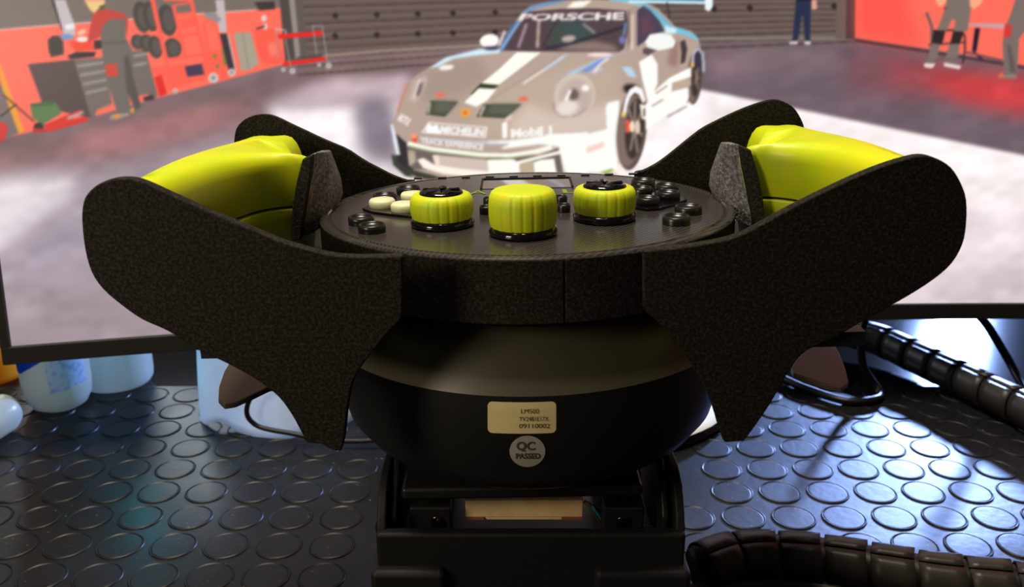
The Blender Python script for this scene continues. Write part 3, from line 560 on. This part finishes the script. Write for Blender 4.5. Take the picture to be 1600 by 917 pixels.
# grips
def inset(pts, d):
    n = len(pts); out = []
    for i in range(n):
        a, b, c = Vector(pts[i-1]), Vector(pts[i]), Vector(pts[(i+1) % n])
        t = (c-a).normalized(); out.append((b.x - t.y*d, b.y + t.x*d))
    return out
FOOT = [(-.1345, .2975), (-.128, .2972), (-.1215, .306), (-.1170, .326), (-.1120, .347), (-.1035, .3625), (-.0935, .3705), (-.0836, .3755), (-.0826, .392), (-.0845, .412), (-.0905, .425), (-.0985, .431), (-.1030, .440), (-.1035, .4575), (-.119, .4595), (-.1345, .458), (-.1365, .42), (-.1365, .36), (-.1360, .32)]
FOOTS = [(p.x, p.y) for p in closed_spline([(a, b, 0) for a, b in FOOT], 4)]
def sstep(a, b, x): t = min(1, max(0, (x-a)/(b-a))); return t*t*(3-2*t)
def ztop(x, y): return .2590-.0055*sstep(.34, .47, y)*1.1-sstep(-.113, -.096, x)*(.0008+max(0, y-.372)*.22)
SPINE = spline([(-.1290, .309, 0), (-.1270, .335, 0), (-.1240, .365, 0), (-.1225, .40, 0), (-.1205, .428, 0), (-.1200, .446, 0)], 8)
def grip(sgn):
    X = (lambda x: x) if sgn > 0 else (lambda x: 2*WX-x)
    n = len(FOOTS); near = [min(SPINE, key=lambda p: (p.x-x)**2+(p.y-y)**2) for x, y in FOOTS]
    def lean(x, z): d = .2525-z; return x-(.40*min(max(d, 0), .0085)+.16*max(0, d-.0085))*sstep(-.114, -.094, x)
    def body(name, m, rings):
        V, Fc = [], []
        for d, z, drop in rings:
            for (x, y), sp in zip(FOOTS, near):
                L = math.hypot(sp.x-x, sp.y-y); f = min(1, d/L) if d < .05 else 1
                xx_, yy_ = x+(sp.x-x)*f, y+(sp.y-y)*f
                zz = (.206+.024*sstep(-.108, -.122, -abs(xx_)) if False else .206+.024*min(1, max(0, (-xx_-.100)/.022))) if z == 'b' else z if z is not None else ztop(xx_, yy_)-drop
                V.append(Vector((X(lean(xx_, zz)), yy_, zz)))
        for k in range(len(rings)-1):
            for i in range(n): Fc.append([k*n+i, k*n+(i+1) % n, (k+1)*n+(i+1) % n, (k+1)*n+i])
        return wp(name, V, Fc, m, smooth=True)
    body('grip', M_lime, [(.1, .2342, 0), (.002, .2342, 0), (.0003, .2343, 0), (0, .2348, 0), (0, None, .0085), (.0005, None, .0056), (.0017, None, .0030), (.0036, None, .0014), (.0062, None, .0005), (.010, None, .0001), (.1, None, 0)])
    body('lower_grip', M_limedk, [(.1, 'b', 0), (.0005, 'b', 0), (0, .2322, 0), (.0003, .2331, 0), (.002, .2333, 0), (.1, .2333, 0)])
    body('grip_core', M_matte, [(.1, .2325, 0), (.0024, .2325, 0), (.0024, .2350, 0), (.1, .2350, 0)])
grip(1); grip(-1)
# charcoal web panels between grip and plate
WEB = [(484, 243, .377), (498, 238, .381), (512, 237, .387), (519, 256, .392), (528, 283, .402), (531, 305, .402), (523, 330, .395), (505, 352, .385), (485, 366, .376), (464, 371, .371), (461, 352, .3715), (464, 318, .373), (471, 282, .3745), (478, 258, .3755)]
for sg in (1, -1):
    P = []
    for x, y, Y in WEB:
        p = PY(x, y, Y); p.z -= tz(p.x); p.x = p.x if sg > 0 else 2*WX-p.x; P.append(p)
    wp('web_panel', *prism(P, (-.0005*sg, .012, -.001)), M_panel, bevel=.0008)
    E_ = [PY(x, y, Y) for x, y, Y in [(478, 246, .3755), (493, 240, .3765), (490, 270, .3745), (481, 318, .3725), (475, 352, .371), (472, 372, .370), (459, 372, .370), (458, 352, .371), (461, 318, .3725), (468, 282, .3735)]]
    for p in E_: p.z -= tz(p.x); p.x = p.x if sg > 0 else 2*WX-p.x; p.y -= .0045
    wp('web_edge', *prism(E_, (0, .006, 0)), M_felt, bevel=.0006)
    # floor of the well and bridge to the plate
    wp('shell_floor', *box(*(sorted((WX-sg*.118, WX-sg*.078))), .2965, .466, .196, .2015), M_matte)
# shift paddles under the grips
for pts in ([(341, 622), (342, 603), (350, 580), (362, 560), (390, 540), (470, 560), (460, 590), (428, 600), (395, 616), (368, 628), (350, 631)], [(1236, 574), (1245, 560), (1262, 545), (1300, 531), (1312, 552), (1322, 578), (1326, 596), (1316, 605), (1290, 600), (1260, 590), (1240, 583)]):
    P = [PZ(x, y, .150 if x < 800 else .155) for x, y in pts]
    o = put('shift_paddle', *prism(P, (0, 0, -.0028)), M_paddle, wheel_, bevel=.0006)
# knobs
def knob(px, py, r, h, cap):
    p = PP(px, py)
    p.y += r*.98
    base = wp('rotary_knob', *lathe([(r*.5, -.0), (r*1.0, 0), (r*1.03, .0012), (r*.97, .0030), (0, .0031)], 40, (p.x, p.y, PZ0+.0002)), M_gloss, smooth=True)
    n = 20*8; V, Fc = [], []
    prof = [(.955, .0034), (1.0, .0050), (1.015, .0034+h*.35), (1.01, .0034+h*.65), (.985, .0034+h*.82), (.92, .0034+h*.95), (.84, .0034+h), (.60, .0034+h*1.01)]
    for k, (f, z) in enumerate(prof):
        for i in range(n):
            a = 2*math.pi*i/n; ph = (i % 8)/8; g = .028*max(0, math.cos(ph*2*math.pi))**3 if k < 6 else 0
            V.append((p.x+r*(f-g)*math.cos(a), p.y+r*(f-g)*math.sin(a), PZ0+z))
    for k in range(len(prof)-1):
        for i in range(n): Fc.append([k*n+i, k*n+(i+1) % n, (k+1)*n+(i+1) % n, (k+1)*n+i])
    Fc.append([(len(prof)-1)*n+i for i in range(n)])
    wp('knurled_grip', V, Fc, M_limeknob, base, smooth=True)
    if cap:
        V, Fc = [], []; n = 60
        for f, z in ((1.0, 0), (.97, .0007), (.8, .0012), (.4, .0010), (0.05, .0008)):
            for i in range(n):
                a = 2*math.pi*i/n; l = .5+.5*math.cos(5*a); rr = r*.70*f
                V.append((p.x+rr*math.cos(a), p.y+rr*math.sin(a), PZ0+.0036+h+z-(.0003*l*(1 if 0.3 < f < .9 else .2))))
        for k in range(4):
            for i in range(n): Fc.append([k*n+i, k*n+(i+1) % n, (k+1)*n+(i+1) % n, (k+1)*n+i])
        Fc.append([4*n+i for i in range(n)])
        o = wp('knob_cap', V, Fc, M_gloss, base, smooth=True)
        V, Fc = [], []
        for k in range(5):
            a = 2*math.pi*k/5+.3; b0 = len(V)
            for da, rr, z in ((-.24, .62, .0009), (.24, .62, .0009), (.0, .1, .0014), (0, .58, .0016)):
                V.append((p.x+r*rr*math.cos(a+da), p.y+r*rr*math.sin(a+da), PZ0+.0037+h+z))
            Fc += [[b0, b0+1, b0+3], [b0+1, b0+2, b0+3], [b0+2, b0, b0+3], [b0, b0+2, b0+1]]
        wp('cap_star', V, Fc, M_gloss, base)
knob(688, 363, .0128, .0098, True); knob(818, 378, .0132, .0142, False); knob(949, 353, .0128, .0102, True)
# push buttons
def button(px, py, wpx, m, h=.0035, ring=True):
    p = PP(px, py, h); d = p.y*CP+(H-p.z)*SP; r = wpx/2*d/F
    if ring:
        prof = [(0, 0), (r, 0), (r*1.02, h*.5), (r, h), (r*.88, h+.0004), (r*.78, h), (r*.74, h-.0008), (0, h-.0006)][1:]
    else: prof = [(r*.9, 0), (r, h*.3), (r, h*.8), (r*.88, h), (0, h+.0002)]
    return wp('push_button', *lathe(prof, 32, (p.x, p.y, PZ0+.0001)), m, smooth=True)
M_cup = mat('smoked_button_plastic', S((26, 25, 26)), .3, .5)
for x, y, wd in ((564, 339, 40), (581, 351, 43), (601, 304, 36), (638, 293, 37)): button(x, y, wd, M_cup, .0028)
for x, y, wd in ((597, 311, 41), (631, 317, 41), (645, 301, 38)): o = button(x, y, wd, M_cream, .0044, False); o['label'] = 'cream button cap'
for x, y, wd in ((1005, 281, 37), (1042, 289, 37), (1003, 293, 32), (1044, 300, 38), (1012, 309, 38), (1076, 322, 42), (1057, 338, 43)): button(x, y, wd, M_cup, .0040 if y < 315 else .003)
for x, y, wd in ((764, 310, 16), (760, 323, 20), (877, 307, 17), (881, 320, 19)): button(x, y, wd+2, M_cup, .003)
for pts in ([(566, 325), (580, 318), (640, 302), (668, 300), (690, 314), (668, 334), (640, 337), (610, 334), (580, 330)], [(1074, 311), (1064, 305), (1020, 296), (990, 292), (975, 310), (985, 322), (1010, 326), (1030, 325), (1055, 318)]):
    P = [PP(x, y, .0012) for x, y in pts]
    for p in P: p.z = PZ0+.0012
    wp('button_tray', *prism(P, (0, 0, -.0011)), M_gloss, bevel=.0003)
# small display, its frame, shift lights, green print
q = [PP(756, 294), PP(889, 292), PP(889, 280), PP(757, 282)]
for p in q: p.z = PZ0
cx_, cy_ = sum(p.x for p in q)/4, sum(p.y for p in q)/4
hx = .5*abs(q[1].x-q[0].x)+.001; hy = .5*abs(q[3].y-q[0].y)+.002
dsp = wp('display', *box(cx_-hx, cx_+hx, cy_-hy, cy_+hy, PZ0-.0004, PZ0+.00025), mat('display_glass', S((20, 18, 26)), .05, 1.0, coat=1))
for a in ((cx_-hx-.001, cx_-hx, cy_-hy, cy_+hy), (cx_+hx, cx_+hx+.001, cy_-hy, cy_+hy), (cx_-hx-.001, cx_+hx+.001, cy_+hy, cy_+hy+.001)):
    wp('display_frame', *box(a[0], a[1], a[2], a[3], PZ0-.0002, PZ0+.0008), M_matte, dsp)
for k in range(10):
    x = cx_-.056+k*.0124; y = cy_+hy+.0075
    wp('shift_light', *box(x-.0022, x+.0022, y-.0012, y+.0012, PZ0-.0002, PZ0+.0006), M_gloss)
def flat_text(name, body, org, ux, uy, wd, ht, m, parent, off, bold=.02, tiltit=False):
    co, tr = text_tris(body, bold); V = [org+ux*(u-.5)*wd+uy*(v-.5)*ht+off for u, v in co]
    return put(name, V, [list(map(int, t)) for t in tr], m, parent, matrix=ROLL if tiltit else None)
for body, x, y in (('A', 747, 301), ('L', 893, 299)):
    p = PP(x, y); p.z = PZ0; flat_text('green_letter', body, p, Vector((1, 0, 0)), Vector((0, 1, 0)), .0085, .0085, M_green, wheel_, Vector((0, 0, .0002)), .0, True)
# stickers wrapped on the hub bowl
def on_bowl(px, py, lift=.0003):                      # ray to the bowl's surface (revolved profile), then lifted
    prof = [(.0866, .1752), (.0868, .1700), (.0866, .160), (.0856, .150), (.083, .140), (.0765, .131)]
    r = ray(px, py); t = .25
    def R(z):
        for (r0, z0), (r1, z1) in zip(prof, prof[1:]):
            if z1 <= z <= z0: return r0+(r1-r0)*(z0-z)/(z0-z1)
        return prof[0][0] if z > prof[0][1] else .07
    for _ in range(2200):
        p = Vector((0, 0, H))+r*t
        zz = p.z-tz(p.x)
        if math.hypot((p.x-WX)/1.02, p.y-WY) <= R(zz)+lift: break
        t += .00005
    return p
def decal(name, ring, m, parent, n=10, lift=.0003, th=.00025):  # star-shaped outline filled towards its centre, following the bowl
    cx, cy = sum(p[0] for p in ring)/len(ring), sum(p[1] for p in ring)/len(ring); V = [on_bowl(cx, cy, lift)]; Fc = []; k = len(ring)
    for j in range(1, 4):
        f = j/3
        for x, y in ring: V.append(on_bowl(cx+(x-cx)*f, cy+(y-cy)*f, lift))
    for i in range(k):
        Fc.append([0, 1+i, 1+(i+1) % k])
        for j in range(2): Fc.append([1+j*k+i, 1+(j+1)*k+i, 1+(j+1)*k+(i+1) % k, 1+j*k+(i+1) % k])
    return put(name, V, Fc, m, parent, smooth=True)
def rrect(x0, y0, x1, y1, r, sag=0):
    out = []
    for cx, cy, a0 in ((x1-r, y1-r, 0), (x0+r, y1-r, 90), (x0+r, y0+r, 180), (x1-r, y0+r, 270)):
        for k in range(5): a = math.radians(a0+22.5*k); out.append((cx+r*math.cos(a), cy+r*math.sin(a)))
    full = []
    for i in range(len(out)):
        a, b = out[i], out[(i+1) % len(out)]; full.append(a); L = math.hypot(b[0]-a[0], b[1]-a[1])
        for q_ in range(1, int(L//8)): full.append((a[0]+(b[0]-a[0])*q_/(L//8), a[1]+(b[1]-a[1])*q_/(L//8)))
    return [(x, y+sag*(1-((x-(x0+x1)/2)/((x1-x0)/2))**2)) for x, y in full]
st1 = decal('serial_sticker', rrect(762, 627, 869, 676, 7, 1.5), M_label, wheel_); st1['label'] = 'cream rectangular sticker with printed lines'
st2 = decal('inspection_sticker', [(824+28*math.cos(a), 705+24.5*math.sin(a)) for a in np.linspace(0, 2*math.pi, 33)[:-1]], M_qc, wheel_); st2['label'] = 'round grey sticker'
def print_on(body, x0, y0, x1, y1, m, parent, bold=.0):
    co, tr = text_tris(body, bold); V = [on_bowl(x0+u*(x1-x0), y1+(y0-y1)*v, .0005) for u, v in co]
    put('printed_line', V, [list(map(int, t)) for t in tr], m, parent)
print_on('LM500', 814, 639, 842, 646, M_ink, st1); print_on('YV2481E17X', 811, 651, 857, 658, M_ink, st1); print_on('09110002', 811, 662, 859, 669, M_ink, st1)
print_on('QC', 807, 690, 836, 706, M_ink2, st2, .03); print_on('PASSED', 806, 708, 844, 717, M_ink2, st2, .03)
wp('hub_neck', *box(WX-.056, WX+.047,   .335, .425, .1135, .1195), M_black, bevel=.002)

# ================================================================== BRACKET on the mat that holds the wheel
br = thing('mounting_bracket', 'black mounting bracket under the wheel hub with side plates and front lip', 'bracket', (.008, .40, 0))
def bp(name, V, Fc, m, parent=None, **k): return put(name, V, Fc, m, parent or br, **k)
bp('base_block', *box(-.056, .072, .330, .46, .0, .082), M_black, bevel=.002)
bp('front_lip', *box(-.0575, .0735, .327, .333, .070, .1015), M_matte, bevel=.0018, seg=3)
for s in (-1, 1):
    x = -.0575 if s < 0 else .0695
    P = [(x, .3285, .03), (x, .3285, .098), (x, .333, .108), (x, .341, .117), (x, .351, .1205), (x, .375, .1205), (x, .40, .112), (x, .44, .085), (x, .44, .03)]
    pl = bp('side_plate', *prism(P, (.004, 0, 0)), M_matte, bevel=.0012, seg=3)
    V, Fc = lathe([(0, -.0025), (.003, -.0025), (.0042, -.0012), (.0042, 0)], 20); Rm = Matrix.Translation((x+(0 if s < 0 else .004), .345, .094)) @ Matrix.Rotation(math.pi/2*(1 if s < 0 else -1)*1, 4, 'Y')
    put('pivot_bolt', V, Fc, M_gloss, pl, matrix=Rm, smooth=True)
    x2 = x+s*-.005
    P2 = [(x2, .336, .08), (x2, .336, .104), (x2, .345, .115), (x2, .356, .121), (x2, .38, .121), (x2, .41, .10), (x2, .41, .08)]
    bp('inner_plate', *prism(P2, (.003, 0, 0)), M_black, bevel=.001)
    a, b = (-.0450, -.0265) if s < 0 else (.0400, .0580)
    bl = bp('clamp_block', *box(a, b, .343, .40, .080, .1045), M_matte, bevel=.0012)
    hx_ = a+.0125 if s < 0 else a+.009
    V, Fc = lathe([(0, .0003), (.0012, .0003), (.0030, .0006), (.0034, 0)], 20); put('screw_head', V, Fc, M_gloss, bl, matrix=Matrix.Translation((hx_, .3428, .097)) @ Matrix.Rotation(math.pi/2, 4, 'X'), smooth=True)
    if s < 0: put('screw_socket', *lathe([(0, .0010), (.0008, .0010), (.0011, .0004)], 12), M_brass, bl, matrix=Matrix.Translation((hx_+.0004, .3425, .0985)) @ Matrix.Rotation(math.pi/2, 4, 'X'))
    P3 = [(a+.001 if s < 0 else b-.001, .35, .1045), (a+.001 if s < 0 else b-.001, .35, .1175), (a+.010 if s < 0 else b-.010, .35, .1175), (b-.001 if s < 0 else a+.001, .35, .1045)]
    bp('gusset', *prism(P3, (0, .03, 0)), M_black, bevel=.0006)
    a, b = (-.0600, -.0280) if s < 0 else (.0350, .0640+.012)
    bp('clamp_foot', *box(a, b, .322, .36, .0, .086), M_matte, bevel=.003, seg=3)
for k, x in enumerate((-.018, -.009, .002, .006, .014, .019, .026)):
    V, Fc = lathe([(0, .004), (.0016, .004), (.0018, 0)], 10, (x, .346-.001*(k % 2), .082)); bp('terminal_pin', V, Fc, M_gloss if k % 3 else M_qc)
wd = thing('wooden_shim', 'pale wooden shim block wedged under the hub above the bracket lip', 'wood block', (.004, .36, .0935))
a, b = PY(727, 790, .350).x, PY(911, 790, .350).x
zt, zm, zb = PY(800, 782, .35).z, PY(800, 808, .35).z, PY(800, 813, .35).z
put('block', *prism([(a, .35, zt), (b, .35, zt), (b, .35, zm), (a, .35, zm)], (0, .03, 0)), M_wood, wd, bevel=.0004)
put('block_middle', *prism([(a+.0085, .3503, zm+.0001), (b-.0085, .3503, zm+.0001), (b-.0095, .3503, zb+.0002), (a+.0095, .3503, zb+.0002)], (0, .029, 0)), M_wood, wd, bevel=.0002)
for x0, x1 in ((a, a+.0085), (b-.0095, b)):
    o = put('foot', *box(x0, x1, .3501, .379, zb, zm), M_woodcut, wd, bevel=.0002); o['label'] = 'reddish brown foot'
cw = thing('sensor_wires', 'thin green and copper wires beside the wooden shim in the bracket', 'wires', (.04, .36, .085))
for k in range(3):
    pth = spline([PY(912+k*6, 783+k*3, .352), PY(922+k*5, 790+k*3, .351), PY(930+k*5, 803, .352), PY(940+k*4, 818, .356)], 6)
    put('wire', *tube(pth, .0008, 8), (M_copper, M_teal, M_cable)[k], cw, smooth=True)

# ================================================================== spiral-wrapped cables
def wrapped(name, label, path, r, seglen, m, gap=.12, tw=.0):
    root = thing(name, label, 'cable', path[0]-Vector((0, 0, path[0].z)))
    P = spline(path, 40); L = [0]
    for i in range(1, len(P)): L.append(L[-1]+(P[i]-P[i-1]).length)
    def at(s):
        s = min(max(s, 0), L[-1]-1e-6); i = next(j for j in range(1, len(L)) if L[j] > s); f = (s-L[i-1])/(L[i]-L[i-1]); return P[i-1].lerp(P[i], f), (P[i]-P[i-1]).normalized()
    put('cable_bundle', *tube([at(L[-1]*k/60)[0] for k in range(61)], r*.86, 14), M_cable, root, smooth=True)
    s = 0; n = 24
    while s < L[-1]-seglen*.5:
        V, Fc = [], []
        for k in range(5):
            f = k/4
            for i in range(n+1):
                a = 2*math.pi*i/n*.985; ss = s+seglen*((1-gap)*f + tw*math.sin(a*.5))
                c, t = at(ss); sd = t.cross(Vector((0, 0, 1))).normalized(); up = sd.cross(t)
                rr = r*(1.0+.05*f)
                V.append(c+sd*rr*math.cos(a+1.2)+up*rr*math.sin(a+1.2))
        for k in range(4):
            for i in range(n): Fc.append([k*(n+1)+i, k*(n+1)+i+1, (k+1)*(n+1)+i+1, (k+1)*(n+1)+i])
        o = put('wrap_band', V, Fc, m, root, smooth=True); md = o.modifiers.new('thickness', 'SOLIDIFY'); md.thickness = .0011
        s += seglen
    return root
def cp(px, py, z): return PZ(px, py, z)
wrapped('spiral_wrapped_cable', 'thick spiral-wrapped black cable crossing the lower right corner of the mat', [cp(1092, 888, .0165), cp(1140, 872, .0165), cp(1200, 868, .0165), cp(1290, 875, .0165), cp(1380, 890, .0165), cp(1470, 905, .0165), cp(1560, 915, .0165), cp(1660, 928, .0165)], .0142, .0243, M_wrap, .10, .16)
wrapped('spiral_wrapped_cable', 'thick spiral-wrapped black cable running from under the monitor to the right edge', [cp(1300, 512, .020), cp(1370, 530, .018), cp(1430, 557, .016), cp(1500, 590, .0155), cp(1570, 624, .0150), cp(1660, 667, .0150)], .0142, .0270, M_wrap, .05, .2)
tag(put('looped_cable', *tube(spline([cp(1352, 498, .06), cp(1345, 530, .045), cp(1350, 575, .02), cp(1374, 612, .0045), cp(1366, 624, .004), cp(1320, 626, .004), cp(1262, 608, .004), cp(1225, 592, .004), cp(1195, 575, .004)], 12), .0034, 12), M_cable, smooth=True), 'black cable hanging from the monitor and looping on the mat by the right paddle', 'cable')
tag(put('monitor_cable', *tube(spline([cp(1505, 470, .075), cp(1540, 505, .05), cp(1572, 556, .02), cp(1600, 604, .004), cp(1650, 660, .004)], 10), .0036, 12), M_cable, smooth=True), 'black cable dropping from the monitor near the right edge', 'cable')
led = thing('panel_lamp', 'small blue-white panel lamp behind the monitor, mirrored on the mat beyond the far wrapped cable', 'lamp', (1.05, 2.07, 0))
put('lamp_housing', *box(.95, 1.145, 2.05, 2.08, .40, .52), M_black, led, bevel=.004); put('lamp_stand', *box(1.037, 1.057, 2.058, 2.072, -.003, .402), M_black, led, bevel=.002); put('lamp_foot', *box(.98, 1.11, 2.01, 2.12, -.003, .010), M_black, led, bevel=.003)
tag(put('thin_cable', *tube(spline([PY(560, 612, .592), PY(470, 604, .594), PY(430, 606, .595), PY(398, 616, .596), PY(387, 632, .597), PY(387, 650, .598), PY(400, 664, .598), PY(420, 671, .597), PY(455, 677, .596), PY(500, 686, .595), PY(560, 689, .594), PY(610, 684, .594)], 10), .0019, 10), M_cable, smooth=True), 'thin black cable looping in front of the white curled sheet', 'cable')
tag(put('grey_cable', *tube(spline([cp(1000, 930, .006), cp(1100, 925, .006), cp(1150, 917, .006), cp(1220, 913, .006), cp(1290, 922, .006), cp(1360, 945, .006)], 8), .005, 12), M_wrap, smooth=True), 'grey black cable just in view below the lower spiral-wrapped cable', 'cable')

# ================================================================== bottles beyond the monitor, on the left
def bottle(name, label, cx_px, by, r, prof, m, cat='bottle'):
    b0 = PZ(cx_px, by, 0); c = Vector((b0.x, b0.y+r*.8, 0))
    t = thing(name, label, cat, c); put('body', *lathe([(a*r, z) for a, z in prof], 48, (c.x, c.y, 0)), m, t, smooth=True); return t, c
t, c = bottle('milky_bottle', 'milky bottle with blue band and white label, left of the taller clear one', 76, 651, .0262, [(0, 0), (.55, .0004), (.80, .004), (.95, .012), (1, .024), (1, .12), (.9, .14), (.35, .165), (.35, .18), (0, .18)], M_milk)
def patch(name, m, t, c, r, a0, a1, zf0, zf1):
    V, Fc = [], []; n = 24
    for i in range(n+1):
        a = a0+(a1-a0)*i/n
        for z in (zf0(i/n), zf1(i/n)): V.append((c.x+r*math.cos(a), c.y+r*math.sin(a), z))
        if i: Fc.append([2*i-2, 2*i, 2*i+1, 2*i-1])
    return put(name, V, Fc, m, t, smooth=True)
patch('blue_band', M_blue, t, c, .0266, -math.pi*1.05, -math.pi*.28, lambda f: .037+.020*max(0, f-.45)*1.8, lambda f: .075)
patch('paper_label', M_paper, t, c, .0268, -math.pi*.42, -math.pi*.06, lambda f: .0215+.004*f, lambda f: .047+.012*f)
t, c = bottle('clear_bottle', 'large milky clear bottle behind the blue banded one', 166, 613, .0300, [(0, 0), (.9, .0004), (.98, .004), (1, .010), (1, .15), (.9, .17), (.35, .2), (.35, .21), (0, .21)], M_milk)
put('cap', *lathe([(.0132, .2101), (.0132, .224), (0, .2245)], 24, (c.x, c.y, 0)), M_teal, t, smooth=True)
t, c = bottle('orange_bottle', 'orange bottle at the left edge of the frame beside the monitor corner', -32, 604, .026, [(0, 0), (.9, .0004), (1, .006), (1, .085), (.97, .10), (.5, .125), (.35, .13), (.35, .15), (0, .15)], M_orange)
wc = thing('white_canister', 'small white rounded canister lying at the left edge of the mat', 'canister', PZ(-10, 668, 0))
pa, pb = PZ(-70, 690, .0155), PZ(12, 640, .0155)
dirn = (pb-pa).normalized(); V, Fc = tube([pa, pa+(pb-pa)*.8, pb-dirn*.006, pb-dirn*.001, pb+dirn*.002, pb+dirn*.003], [.0155, .0155, .0155, .0135, .010, .004], 32); put('body', V, Fc, M_milk, wc, smooth=True)
# ================================================================== curled white sheet under the monitor
pts_b = [(313, 672), (322, 664), (337, 659), (352, 662), (368, 672), (388, 682), (412, 689), (440, 689), (470, 680), (505, 672), (540, 662), (560, 650)]
V, Fc = [], []; Ys = [.640, .632, .628, .626, .621, .615, .612, .610, .612, .616, .622, .630]
B_ = []; 
for (x, y), Yv in zip(pts_b, Ys): B_.append(PY(x, y, Yv))
Bs = spline(B_, 5); nr_ = 10
for p in Bs:
    for k in range(nr_+1):
        f = k/nr_; V.append((p.x+.004*f, p.y+.004*f*f, p.z+(.0735-p.z)*f))
m_ = nr_+1
for i in range(len(Bs)-1):
    for k in range(nr_): Fc.append([i*m_+k, (i+1)*m_+k, (i+1)*m_+k+1, i*m_+k+1])
sh = put('curled_sheet', V, Fc, M_sheet, smooth=True); sh.modifiers.new('t', 'SOLIDIFY').thickness = .0009
tag(sh, 'glossy white curled plastic sheet standing on the mat behind the left paddle', 'sheet')
